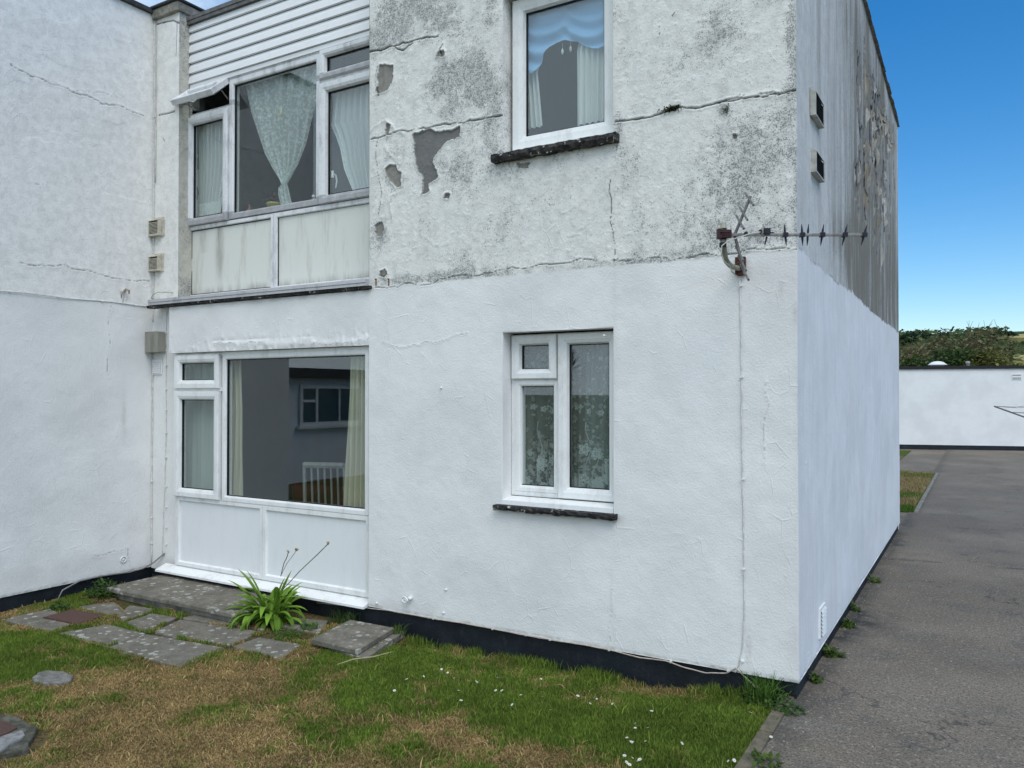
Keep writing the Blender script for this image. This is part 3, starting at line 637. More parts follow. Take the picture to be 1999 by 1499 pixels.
# upper bay window
def bay_upper():
    x0,x1,z0,z1=-6.60,XB+.04,2.66,4.69; y=YU; b=MB(); xa=-6.012; xb=-4.845; zt=3.372; xp=-5.420
    b.box(x0,x1,y+.002,y+.07,z1-.012,z1,0)
    b.ring(xa+.006,xb-.002,zt-.002,z1-.014,y,FIX(.060)); gasket(b,xa+.066,xb-.062,zt+.026,z1-.074,y)   # centre light
    # left column: fixed rail + open vent above
    b.box(x0,x0+.045,y+.001,y+.07,4.41,z1-.014); b.box(x0+.046,xa+.004,y+.001,y+.07,4.412,4.446)
    # right column frames
    b.box(xb,x1,y+.003,y+.07,4.392,4.47)
    b.ring(x0+.004,xp-.002,z0+.004,3.36,y+.004,[(0,.07),(0,0),(.030,0),(.036,.008),(.036,.07)],2); b.ring(xp+.002,x1+.10,z0+.004,3.36,y+.004,[(0,.07),(0,0),(.036,0),(.042,.008),(.042,.07)],2)
    for (a,c,) in ((x0+.040,xp-.038),(xp+.044,x1+.05)): gasket(b,a,c,z0+.042,3.322,y+.004)
    o=b.obj('window',[PVC_D,BLACK,PVC_D],house); o['label']='grimy first-floor picture window with open top vent and stained panels'
    b=MB(); b.box(xa+.06,xb-.055,y+.03,y+.034,zt+.05,z1-.066); b.obj('pane',GLASS,o)
    for (a,c) in ((x0+.036,xp-.034),(xp+.04,x1+.05)):
        nx,nz=40,30; us=np.linspace(a,c,nx); vs=np.linspace(z0+.03,3.33,nz); U,V=np.meshgrid(us,vs)
        i,j=np.meshgrid(np.arange(nx-1),np.arange(nz-1)); i=i.ravel(); j=j.ravel()
        px0=onY(424,450,YU)[0]; d=.9*np.exp(-((U-px0-.02*(3.3-V))/.045)**2)*np.clip((V-2.75)/.3,.2,1)+.8*np.clip(1-(V-2.70)/.07,0,1)+.5*np.exp(-((U+6.40)/.05)**2)*(V>3.1)
        npmesh('panel',np.stack([U.ravel(),U.ravel()*0+y+.026,V.ravel()],1),np.stack([j*nx+i,j*nx+i+1,(j+1)*nx+i+1,(j+1)*nx+i],1),None,[OPANEL],dict(dirt=d.ravel()),o)
    S=[(x0+.006,xa+.002,3.366,4.408),(xb+.004,x1+.10,3.366,4.394),(xb+.004,x1+.10,4.434,z1-.010)]
    for (a,c,d,e) in S:
        b=MB(); b.ring(a,c,d,e,y-.004,SASH(.074 if e-d>.5 else .06)); w_=.076 if e-d>.5 else .062; gasket(b,a+w_,c-w_,d+w_,e-w_,y-.006); s_=b.obj('sash',[PVC_D,BLACK],o)
        b=MB(); b.box(a+.055,c-.055,y+.022,y+.026,d+.052,e-.052); b.obj('pane',GLASS,o)
    # open top-hung vent: hinged at its top edge, bottom swung out
    a,c=x0+.012,xa+.002; hgt=.245; ang=R(48)
    b=MB(); b.ring(a,c,0,hgt,0,SASH(.058)); b.box(a+.055,c-.055,.015,.019,.055,hgt-.055,1)
    zt2=z1-.016
    def rot(v): 
        dz=v[2]-hgt; return (v[0],y-.01+v[1]*math.cos(ang)+dz*math.sin(ang),zt2+dz*math.cos(ang)-v[1]*math.sin(ang))
    b.v=[rot(v) for v in b.v]; sv=b.obj('sash',[PVC_D,GLASS],o); sv['label']='top vent sash propped open outwards'
    b=MB(); hy=y-.01-hgt*.86*math.sin(ang); hz=zt2-hgt*.86*math.cos(ang); xc_=(a+c)/2
    b.tube([(xc_-.05,hy,hz-.01),(xc_-.045,hy+.0,hz-.045),(xc_,hy+.004,hz-.058),(xc_+.045,hy,hz-.045),(xc_+.055,hy,hz-.03)],.007); b.obj('handle',PVC,o,smooth=True)
    b=MB(); b.tube([(c-.02,y+.01,4.50),(c-.02,y-.12,4.60)],.006); b.obj('stay',ALU_D,o); b=MB(); b.tube([(a+.02,y+.01,4.46),(a+.02,y-.13,4.57)],.006); b.obj('stay',ALU_D,o)
    handle(o,xb+.035+.07,y+.03,3.62,1)
    b=MB(); zz=2.655; yo=YF-.045
    b.add([(p,q,r_) for p in (-6.80,XB+.0) for (q,r_) in ((y+.02,zz+.005),(y-.02,zz),(yo,zz-.014),(yo-.003,zz-.040),(yo+.003,zz-.044),(yo+.001,zz-.066),(y+.02,zz-.066))],
      [(i,i+1,7+i+1,7+i) for i in range(6)]+[(6,5,4,3,2,1,0),(7,8,9,10,11,12,13)]); b.obj('sill',PVC_G,o)
bay_upper()
b=MB(); r=random.Random(7); n=60; vs=[];fs=[]
for i in range(n+1):
    x=-6.84+(XB+.03+6.84)*i/n; vs+= [(x,YF+.05,2.592),(x,YF-.035+r.uniform(-.006,.006),2.590+r.uniform(-.003,.0)),(x,YF-.028+r.uniform(-.008,.008),2.566+r.uniform(-.005,.004)),(x,YF+.05,2.564)]
for i in range(n):
    for k in range(3): fs.append((i*4+k,i*4+k+1,i*4+k+5,i*4+k+4))
fs+=[(3,2,1,0),tuple(n*4+k for k in range(4))]
b.add(vs,fs); b.obj('slate_sill',SLATE,house)
# rooms behind the windows
def room(x0,x1,y0,y1,z0,z1):
    b=MB(); b.add([(x0,y0,z0),(x1,y0,z0),(x1,y1,z0),(x0,y1,z0),(x0,y0,z1),(x1,y0,z1),(x1,y1,z1),(x0,y1,z1)],[(4,7,6,5),(1,2,6,5),(2,3,7,6),(3,0,4,7)],0); b.add([(x0,y0,z0),(x1,y0,z0),(x1,y1,z0),(x0,y1,z0)],[(0,1,2,3)],1)
    return b.obj('room_lining',[ROOM,ROOMF],house)
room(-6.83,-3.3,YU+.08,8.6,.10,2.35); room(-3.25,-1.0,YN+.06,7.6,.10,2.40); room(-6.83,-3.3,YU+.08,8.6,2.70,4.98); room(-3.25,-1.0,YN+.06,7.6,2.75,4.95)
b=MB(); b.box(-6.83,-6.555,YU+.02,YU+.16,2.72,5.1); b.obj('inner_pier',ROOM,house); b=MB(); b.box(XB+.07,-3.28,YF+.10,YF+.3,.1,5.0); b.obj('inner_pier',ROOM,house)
# ================================================================ LEFT WING HOUSE
wing=thing('house','adjoining plain white house at the left with hairline cracks and a black base','house')
lx=lambda px,py: onX(px,py,XL)
crL=[([(20,125),(60,150),(120,168),(165,185),(200,203),(232,205),(255,217),(280,226)],.008,.75),([(140,178),(200,180),(225,192)],.004,.4),([(38,512),(90,518),(160,527),(240,545),(292,548)],.007,.7),([(150,230),(165,234),(175,231)],.003,.35),
 ([(218,590),(214,660),(212,735)],.003,.5),([(183,1085),(250,1070),(253,1110)],.004,.5),([(0,10),(40,45),(60,40),(90,38)],.003,.3),([(242,570),(240,590)],.012,.6),([(60,357),(85,360)],.003,.4)]
rl=random.Random(3); crL=[(jag([lx(*p) for p in c],.08,rl),w_,s) for c,w_,s in crL]
def featL(U,V):
    ln=2.597; paint=np.clip((ln-V)/.012+.5,0,1)
    disp=(fbm(U*1.6,V*1.6,62,3)-.5)*.018+(fbm(U*7,V*7,68,3)-.5)*.005; cr=np.zeros(U.shape)
    wob=(fbm(U*25,V*25,5,3)-.5)*.02
    for pl,w_,s in crL:
        d=pdist(U,V+wob,pl); c=np.clip(1.2-d/(w_*.55),0,1)*s*(.4+.6*(vn(U*11,V*11,3)>.3)); cr=np.maximum(cr,c); disp-=c*.007; disp+=np.exp(-((d-.012)/.01)**2)*.003*s
    old=blobs(U,V,[(40,60,50,60,.5),(180,120,40,30,.35),(225,110,14,12,.9),(195,240,20,30,.8),(250,90,40,60,.55),(120,100,40,60,.35),(90,180,60,40,.4),(280,60,25,50,.4),(30,140,30,40,.5),(150,90,10,20,.5),(240,300,40,60,.3)],lx)
    pat=(fbm(U*3.1,V*3.1,23,3)>.56)*.38*(V>3.6)
    disp-=(fbm(U*3.1,V*3.1,23,3)>.53)*.002*(V>3.6)
    fr=blobs(U,V,[(242,810,5,45,.8),(262,1030,20,30,.3),(290,1060,8,60,.5),(150,1100,90,16,.25),(60,1130,80,25,.3)],lx)
    dirt=(old+pat)*(1-paint)+fr*paint+.5*np.clip(1-(V-.07)/.05,0,1)*vn(U*20,V*20,5)
    disp-=np.clip(1-(V-.07)/.02,0,1)*.01*vn(U*40,V*40,71)
    return dict(paint=paint,peel=U*0,crack=cr,dirt=dirt,dark=U*0,disp=disp)
wall('side_wall',lambda U,V,D:(XL+D,U,V),[3.0,YP],[.072,5.45],lambda a,b:.008,lambda a,b:.009,[],featL,LEFTW,wing)
b=MB(); b.box(-11,XL-.05,3.004,YP+.5,.075,5.44); b.obj('wall',FARW,wing)
b=MB(); b.box(-11,XL-.018,3.02,YP+.02,-.25,.070); b.obj('plinth',PLINTH,wing)
b=MB(); b.box(-11,XL+.03,2.96,YP+.6,5.452,5.50); b.obj('roof_edge',FELT,wing,bevel=.006)
# ================================================================ GROUND
def gz(x,y):    # lawn height
    x=np.asarray(x,float); y=np.asarray(y,float)
    return -.022-.030*np.clip((-.9-x)/3,0,1.0)-.078*np.exp(-np.clip(YF-y,0,9)/.30)*np.clip((x+4.1)/.5,0,1)*np.clip((-.95-x)/.8,.3,1)+.02*(fbm(x*1.1,y*1.1,5,2)-.5)*np.clip((-.95-x)/.6,0,1)
def gridmesh(name,xs,ys,zf,mat,attrs=None):
    U,V=np.meshgrid(xs,ys); nx=len(xs); i,j=np.meshgrid(np.arange(nx-1),np.arange(len(ys)-1)); i=i.ravel();j=j.ravel()
    Z=zf(U,V); return npmesh(name,np.stack([U.ravel(),V.ravel(),np.broadcast_to(Z,U.shape).ravel()],1),np.stack([j*nx+i,j*nx+i+1,(j+1)*nx+i+1,(j+1)*nx+i],1),None,[mat],{k:v(U,V).ravel() for k,v in (attrs or {}).items()},smooth=True)
gridmesh('ground',np.linspace(-900,900,40),np.linspace(-900,900,40),lambda U,V:U*0-.32,FGRASS).__setitem__('kind','structure')
# lawn bed (soil under the blades)
gridmesh('lawn_soil',np.arange(-9,-.93,.08),np.arange(-3,4.95,.08),gz,SOIL).__setitem__('kind','structure')
# asphalt
wet=[(1690,1220,.16,.7),(1730,1060,.3,.5),(1690,1200,.3,.5),(1650,1240,.12,.6)]
def adirt(U,V):
    d=.8*np.exp(-((U+.88)/.10)**2)*(.4+.6*vn(V*4,V*0,4))
    for px,py,r_,s in wet:
        x,y=onZ(px,py); d=d+s*np.exp(-((U-x)**2+(V-y)**2)/r_**2)
    d=d+.9*np.exp(-((V-9.35-.1*U)/.04)**2)*(vn(U*3,V,4)>.4)
    return np.clip(d,0,1)
gridmesh('asphalt_path',np.arange(-.93,14,.06),np.arange(-4,29,.06),lambda U,V:U*0+.004*(fbm(U*.9,V*.9,6,2)-.5),ASPH,dict(dirt=adirt)).__setitem__('kind','structure')
gridmesh('asphalt_yard',np.arange(-14,-.6,.2),np.arange(11.4,29,.2),lambda U,V:U*0-.012,ASPH,dict(dirt=lambda U,V:U*0)).__setitem__('kind','structure')
gn=650; gx_=-.9+NRG.random(gn)**1.6*3.2; gy_=1.5+NRG.random(gn)**1.3*9; k_=NRG.random(gn)<.25; gx_=np.where(k_,-.9+NRG.random(gn)*.15,gx_)
GV=[];GF=[]
for i in range(gn):
    r_=NRG.uniform(.002,.0055); b0=len(GV); ph=NRG.uniform(0,6.28)
    for q in range(4): GV.append((gx_[i]+r_*1.3*math.cos(ph+q*1.57),gy_[i]+r_*math.sin(ph+q*1.57),.001))
    GV.append((gx_[i],gy_[i],.003+r_*.9)); GF+=[(b0,b0+1,b0+4),(b0+1,b0+2,b0+4),(b0+2,b0+3,b0+4),(b0+3,b0,b0+4)]
o=npmesh('loose_grit',GV,None,GF,[m_simple('pale_grit',(.36,.34,.29),(.16,.15,.13),3,.9,0)]); tag(o,'loose grit scattered on the tarmac path beside the gable','grit',kind='stuff')
# concrete edging strip
b=MB(); y=-3.
while y<4.62:
    L=.9; b.box(-1.0+rng.uniform(-.004,.004),-.932,y,y+L-.012,-.2,.008+rng.uniform(-.003,.003)); y+=L
o=b.obj('path_edging',m_simple('edging_concrete',(.17,.145,.10),(.10,.09,.06),18,.9,.004),bevel=.006); tag(o,kind='structure')
# ---------------------------------------------------------------- paving slabs
GZ=-.035
def slab(pts,lab,th=.05,top=GZ,cat='slab',name='paving_slab',group='worn paving slabs in front of the bay window',mat=PAVE,bev=.006,tilt=None):
    P=[onZ(*p,top) for p in pts]; c_=np.mean(np.array(P),0); P=[tuple(c_+(np.array(p)-c_)*1.03) for p in P]
    # subdivide edges with chipped jitter
    Q=[]
    for i in range(len(P)):
        a,c=P[i],P[(i+1)%len(P)]
        for k in range(7):
            t=k/7; Q.append((a[0]+(c[0]-a[0])*t+(rng.uniform(-.005,.005) if k else 0),a[1]+(c[1]-a[1])*t+(rng.uniform(-.005,.005) if k else 0)))
    b=MB(); b.prism(Q,top-th,top); 
    if tilt: b.v=[(v[0],v[1],v[2]+tilt*rng.random()) for v in b.v]
    o=b.obj(name,mat,bevel=bev); tag(o,lab,cat,group); return o
t_=.006
S=[([(6,1209),(99,1188),(146,1217),(97,1233)],'grey slab at far left, left of the rusty square cover'),
 ([(150,1184),(222,1175),(250,1197),(208,1200)],'small slab behind the rusty cover, next to the step end'),
 ([(253,1181),(300,1188),(296,1194),(240,1212),(232,1202)],'narrow slab right of the rusty cover below the step corner'),
 ([(240,1216),(297,1197),(345,1205),(283,1233)],'dark diamond-shaped slab in the middle row of the paving'),
 ([(113,1236),(210,1219),(281,1236),(208,1262)],'long plain slab bordering the lawn left of the lichened slab'),
 ([(207,1265),(286,1238),(436,1264),(350,1299)],'large front slab spotted with white lichen patches'),
 ([(303,1232),(352,1210),(505,1232),(446,1260),(330,1240)],'broad slab under a soil clump between step and lichened slab'),
 ([(352,1206),(393,1198),(470,1212),(515,1228),(420,1216)],'slab partly hidden against the step riser'),
 ([(456,1261),(507,1244),(588,1258),(546,1286)],'front slab with round lichen spots below the strappy plant'),
 ([(553,1222),(575,1206),(640,1211),(622,1237)],'slab between the strappy plant and the tilted slab')]
for i,(p,l) in enumerate(S): slab(p,l,top=GZ+rng.uniform(-.003,.004))
P=[onZ(*p,.012) for p in [(607,1248),(684,1210),(770,1226),(698,1270)]]
b=MB(); b.prism(P,-.022,.015); o=b.obj('concrete_slab',PAVE,bevel=.005); tag(o,'loose raised lichened slab leaning up beside the black plinth, right of the paving','slab')
b=MB(); b.prism([onZ(*p,-.022) for p in [(640,1262),(700,1222),(789,1232),(712,1286)]],-.07,-.024); o=b.obj('concrete_slab',PAVE,bevel=.005); tag(o,'lower slab showing under the right edge of the loose raised slab','slab')
# rusty cover
pc=[(88,1206),(139,1191),(206,1201),(152,1219)]; P=[onZ(*p,GZ) for p in pc]
cv=thing('manhole_cover','flat rusty brown square inspection cover among the paving slabs','cover',(0,0,0))
b=MB(); b.prism(P,GZ-.03,GZ+.008); b.obj('lid',RUST_M,cv,bevel=.003)
c0=np.mean(np.array(P),0); b=MB()
for i in range(4):
    a=np.array(P[i]);c=np.array(P[(i+1)%4]); a2=c0+(a-c0)*1.07; c2=c0+(c-c0)*1.07; a1=c0+(a-c0)*1.01; c1=c0+(c-c0)*1.01
    b.prism([a1,c1,c2,a2],GZ-.04,GZ+.004)
b.obj('frame',RUST,cv)
# step
st=thing('doorstep','long low stone step under the left bay window','step')
b=MB(); n=20; x0,x1=-6.62,-4.93
for i in range(2):
    a=x0+(x1-x0)*i/2+.003; c=x0+(x1-x0)*(i+1)/2-.003; b.box(a,c,4.155+rng.uniform(-.008,.008),YF+.018,.014,.052+rng.uniform(-.001,.001))
b.obj('tread',PAVE,st,bevel=.007)
b=MB(); b.box(x0+.02,x1-.01,4.205,YF-.01,-.2,.010); b.obj('riser',CONC,st,bevel=.005)
# stone disc in grass, broken drain at bottom left
def blob_poly(pts,z):
    P=[onZ(*p,z) for p in pts]; return jag(P+[P[0]],.10,random.Random(len(pts)),2)[:-1]
b=MB(); b.prism(blob_poly([(62,1325),(72,1314),(95,1309),(125,1311),(143,1318),(140,1328),(118,1334),(84,1334)],-.03),-.08,-.026)
tag(b.obj('stone_disc',m_simple('pale_stone',(.22,.21,.19),(.12,.115,.10),25,.9,.004),bevel=.008),'small oval grey stone set flush in the lawn at left','stone')
dr=thing('drain_surround','broken concrete drain surround in the lawn at the bottom left corner','drain')
b=MB(); b.prism(blob_poly([(-60,1412),(-10,1397),(35,1400),(52,1410),(72,1418),(66,1438),(58,1462),(20,1470),(-60,1480)],-.03),-.09,-.024); b.obj('collar',m_simple('dark_mossy_stone',(.13,.125,.10),(.055,.055,.04),20,.95,.006),dr,bevel=.008)
b=MB(); b.prism(blob_poly([(-60,1420),(-12,1404),(34,1420),(0,1436),(-60,1450)],-.018),-.05,-.016); b.obj('cover',RUST_M,dr,bevel=.004)
b=MB(); b.prism(blob_poly([(-40,1452),(4,1436),(44,1424),(50,1434),(30,1448),(-8,1470)],-.012),-.05,-.010); b.obj('kerb_piece',m_simple('pale_stone2',(.27,.27,.26),(.15,.15,.145),25,.9,.004),dr,bevel=.008)
# ---------------------------------------------------------------- grass
NR=np.random.default_rng(4)
slabs_px=[onZ(*p,GZ) for p in [(0,1218),(100,1180),(222,1168),(262,1150),(480,1165),(640,1195),(700,1205),(780,1228),(700,1283),(600,1256),(546,1290),(455,1266),(352,1303),(204,1268),(110,1240)]]
quads=[[onZ(*p,GZ) for p in q] for q,_ in S]+[[onZ(*p,GZ) for p in pc]]
def gcol(px,py,r_,s):
    x,y=onZ(px,py,-.03); return x,y,r_,s
straw=[gcol(*a) for a in [(330,1350,.42,1.1),(480,1312,.26,1.0),(250,1420,.5,1.),(500,1440,.45,.7),(620,1490,.3,.5),(30,1330,.25,.6),(180,1335,.3,.5),(760,1400,.28,.7),(900,1440,.25,.6),(1000,1290,.10,.5),(1330,1365,.10,.5),(1070,1470,.22,.5),(60,1480,.4,.7),(880,1480,.3,.5)]]
green=[gcol(*a) for a in [(700,1340,.3,.7),(1100,1420,.3,.8),(430,1400,.16,.5),(100,1460,.15,.4),(950,1380,.25,.5),(620,1420,.15,.5),(180,1270,.35,1.2),(1380,1430,.5,1.),(1000,1330,.4,.9),(1200,1400,.4,.9),(1450,1400,.3,.8),(800,1290,.3,1.),(1450,1490,.3,.7),(40,1250,.3,.8),(100,1370,.2,.3),(650,1300,.3,.6)]]
def greenness(x,y):
    g=.36+2.1*(fbm(x*3.2,y*3.2,14,4)-.5)+1.5*(fbm(x*10,y*10,24,3)-.5)
    for (a,c,r_,s) in straw: g=g-s*.62*np.exp(-((x-a)**2+(y-c)**2)/r_**2)
    for (a,c,r_,s) in green: g=g+s*.8*np.exp(-((x-a)**2+(y-c)**2)/r_**2)
    return np.clip(g*.9+.2,0,1)
def blades(n,xr,yr,hmin,hmax,keep,wd=.0022,colf=None,name='lawn_grass',bend=.6,z=None,long_=0):
    x=NR.uniform(*xr,n); y=NR.uniform(*yr,n); k=keep(x,y); x=x[k];y=y[k];n=len(x)
    g=greenness(x,y); h=NR.uniform(hmin,hmax,n)*(.55+.75*g); z0=gz(x,y)-.004 if z is None else z(x,y)
    a=NR.uniform(0,2*np.pi,n); ln=NR.uniform(.15,1.,n)*bend*(1.35-.6*g); b_=NR.uniform(0,2*np.pi,n); w_=wd*NR.uniform(.7,1.5,n)
    if long_:
        lg=NR.random(n)<long_*(1.2-g); h=np.where(lg,h*2.1,h); ln=np.where(lg,ln+.8,ln); w_=np.where(lg,w_*1.15,w_)
    dx,dy=np.cos(a),np.sin(a); wx,wy=np.cos(b_)*w_,np.sin(b_)*w_
    V=np.zeros((n,5,3)); 
    V[:,0]=np.stack([x-wx,y-wy,z0],1); V[:,1]=np.stack([x+wx,y+wy,z0],1)
    mx_,my_=x+dx*ln*h*.4,y+dy*ln*h*.4; mz=z0+h*.6
    V[:,2]=np.stack([mx_+wx*.8,my_+wy*.8,mz],1); V[:,3]=np.stack([mx_-wx*.8,my_-wy*.8,mz],1)
    V[:,4]=np.stack([x+dx*ln*h*1.1,y+dy*ln*h*1.1,z0+h*(1.-.25*ln)],1)
    i=np.arange(n)[:,None]*5; Q=i+np.array([[0,1,2,3]]); T=i+np.array([[3,2,4]])
    if colf: C=colf(x,y,g,n)
    else:
        s=(NR.random(n)>(g*1.15+.0)).astype(float)[:,None]*.85+.05; v=NR.uniform(.65,1.35,(n,1)); hue=NR.random((n,1))
        cl=(.62+.85*fbm(x*5.5,y*5.5,51,4))[:,None]; v=v*cl; gr=np.array([[.070,.150,.018]])*(1-hue)+np.array([[.195,.265,.040]])*hue; stc=np.array([[.50,.355,.175]])*(1-hue)+np.array([[.29,.185,.08]])*hue
        C=(gr*(1-s)+stc*s)*v
    C=np.repeat(C,5,0); fall=np.tile(np.array([1.,1.,1.,1.,1.]),n)[:,None]
    return npmesh(name,V.reshape(-1,3),Q,T,[GRASSM],dict(Col=C*fall))
def lawn_keep(x,y):
    k=(x<-.955-.05*vn(y*9,y*0,3))&(y<YF-.01)&((y<YF+.02))&(x>XL+.0)
    dep=-math.sin(PSI)*x+math.cos(PSI)*y; lat=math.cos(PSI)*x+math.sin(PSI)*y
    k&=(dep>3.35)&(np.abs(lat)<dep*.70+.1)
    inp=inpoly(x,y,slabs_px); edge=pdist(x,y,slabs_px+[slabs_px[0]])
    k&=(~inp)|((edge<.03)&(NR.random(len(x))<.5))
    for q in ([(62,1325),(72,1314),(95,1309),(125,1311),(143,1318),(140,1328),(118,1334),(84,1334)],[(-60,1412),(-10,1397),(35,1400),(52,1410),(100,1420),(96,1440),(66,1462),(20,1478),(-60,1490)]):
        k&=~inpoly(x,y,[onZ(*p,-.03) for p in q])
    th=fbm(x*7,y*7,33,3); k&=NR.random(len(x))<np.clip((th-.12)*3.2,.15,1)
    return k
o=blades(820000,(-7,-.94),(1.9,YF),.013,.036,lawn_keep,wd=.0023,long_=.022); tag(o,'short patchy lawn of green and straw-dry grass in front of the house','grass',kind='stuff')
def joint_keep(x,y):
    k=inpoly(x,y,slabs_px)&(y<4.6)&(x>XL+.03)
    for q in quads: k&=~inpoly(x,y,q)
    k&=~((x>-6.62)&(x<-4.93)&(y>4.17)); k&=(fbm(x*4,y*4,71,3)>.43)
    return k
o=blades(90000,(-7,-3.8),(3.2,4.7),.012,.034,joint_keep,name='joint_grass',z=lambda x,y:x*0-.042); tag(o,'moss and short grass growing in the joints of the paving','grass',kind='stuff')
fz=lambda px,py,z=0:onZ(px,py,z)
# longer grass along the plinth
def edge_keep(x,y): return (x>-3.85)&(x<-1.0)&(y<YF+.02)&(NR.random(len(x))<np.exp(-np.abs(YF-.02-y)/.045)*np.clip(fbm(x*5,y*0,8,3)*2.2-.55,.05,1))
o=blades(26000,(-3.85,-1.0),(4.5,YF+.015),.03,.085,edge_keep,name='edge_grass',wd=.0018); tag(o,'longer wispy grass along the foot of the black plinth','grass',kind='stuff')
# tufts
def tuft(px,py,n,h,rad,lab,col=(.05,.11,.02),z=-.03,wd=.003):
    cx,cy=onZ(px,py,z); cy=min(cy,YF-.02)
    def cf(x,y,g,n_): return np.array([col])*NR.uniform(.6,1.5,(n_,1))*np.array([[1,1,1]])
    def kp(x,y): return ((x-cx)**2+(y-cy)**2<rad**2*NR.random(len(x)))&(y<YF+.015)&((x>XC+.01)|(y<YF+.015))
    o=blades(n,(cx-rad,cx+rad),(cy-rad,cy+rad),h*.4,h,kp,wd=wd,colf=cf,name='grass_tuft',bend=.9,z=lambda x,y:x*0+z-.01); return tag(o,lab,'grass')
tuft(690,1205,700,.15,.16,'dark wiry grass tuft between the raised slab and the bay sill',wd=.0018,col=(.06,.10,.03))
tuft(1500,1352,500,.17,.11,'tall grass tuft by the buff cable at the plinth near the corner',(.08,.16,.03))
tuft(775,1236,320,.12,.07,'wispy grass tuft at the right corner of the raised slab',(.09,.15,.03),wd=.0016)
tuft(500,1218,600,.05,.16,'dry brown grass tuft at the right end of the step',(.26,.18,.08),z=-.035)
# broad-leaf weeds
def leaves(name,lab,cat,pts,size,col,group=None,stem=None,asp=.5,var=.45,parent=None):
    P=np.array(pts); n=len(P); a=NR.uniform(0,2*np.pi,n); el=NR.uniform(-.5,.9,n); s=size*NR.uniform(.55,1.35,n)
    d=np.stack([np.cos(a)*np.cos(el),np.sin(a)*np.cos(el),np.sin(el)],1); sd=np.stack([-np.sin(a),np.cos(a),NR.uniform(-.4,.4,n)],1)
    L=s[:,None]; V=np.zeros((n,6,3)); V[:,0]=P; V[:,1]=P+d*L*.35+sd*L*asp*.5; V[:,2]=P+d*L*.35-sd*L*asp*.5+0; V[:,3]=P+d*L*.72+sd*L*asp*.42; V[:,4]=P+d*L*.72-sd*L*asp*.42; V[:,5]=P+d*L; V[:,1:5,2]+=(L*.10)
    i=np.arange(n)[:,None]*6; Q=i+np.array([[1,2,4,3]]); T=np.concatenate([i+np.array([[0,2,1]]),i+np.array([[3,4,5]])])
    hue=NR.random((n,1)); C=(np.array([col[0]])*(1-hue)+np.array([col[1]])*hue)*NR.uniform(1-var,1+var,(n,1))
    o=npmesh(name,V.reshape(-1,3),Q,T,[LEAF],dict(Col=np.repeat(C,6,0)),parent)
    if lab: tag(o,lab,cat,group)
    return o
DG=((.035,.085,.018),(.075,.14,.03))
def weed(px,py,z,rad,h,n,size,lab,col=DG,ymax=None,xmin=None,xmax=None):
    cx,cy=onZ(px,py,z); pts=[]
    rr=random.Random(int(px*7+py))
    while len(pts)<n:
        a=rr.uniform(0,6.283); q=rr.random()**.6; x=cx+math.cos(a)*rad*q; y=cy+math.sin(a)*rad*q*.8
        if ymax and y>ymax: continue
        if xmin is not None and x<xmin: continue
        if xmax is not None and x>xmax: continue
        pts.append((x,y,z+rr.random()**1.3*h*(1-.7*q*q)))
    return leaves('weed',lab,'weed',pts,size,col)
weed(203,1160,-.02,.17,.13,420,.035,'bushy dark green weed against the left wall beside the step',xmin=XL+.01)
weed(118,1188,-.03,.09,.05,120,.03,'small weed at the foot of the left wall near the grey slab',xmin=XL+.01)
weed(1505,1372,-.03,.17,.085,560,.028,'clump of dark broad-leaved weeds at the house corner',ymax=YF+.01,xmax=-.93)
weed(1540,1388,-.0,.09,.04,150,.024,'weeds spilling over the path edge at the house corner',ymax=YF)
weed(605,1225,-.03,.08,.03,160,.022,'low bright green weed right of the strappy plant',((.05,.12,.02),(.10,.18,.04)))
weed(560,1240,-.03,.14,.025,260,.02,'low green weed mat between two lichened slabs',((.045,.10,.02),(.09,.15,.035)))
weed(415,1195,-.03,.07,.04,120,.02,'tiny weeds at the foot of the step riser')
for (px,py,r_,n,l) in [(1617,1278,.09,170,'green weed at the gable foot nearest the corner'),(1648,1222,.08,150,'green weed at the gable foot above a damp stain'),(1587,1330,.05,70,'small yellowish weed on the path near the corner'),(1668,1192,.05,60,'tiny weed at the gable foot, third from the corner'),(1698,1135,.09,70,'tiny weed at the gable foot farthest away'),(1495,1490,.07,60,'small weed in the crack beside the path edging')]:
    weed(px,py,.0,r_,.05,n,.03,l,((.055,.11,.02),(.11,.16,.03)),xmin=XC+.0 if px>1580 else -.95)
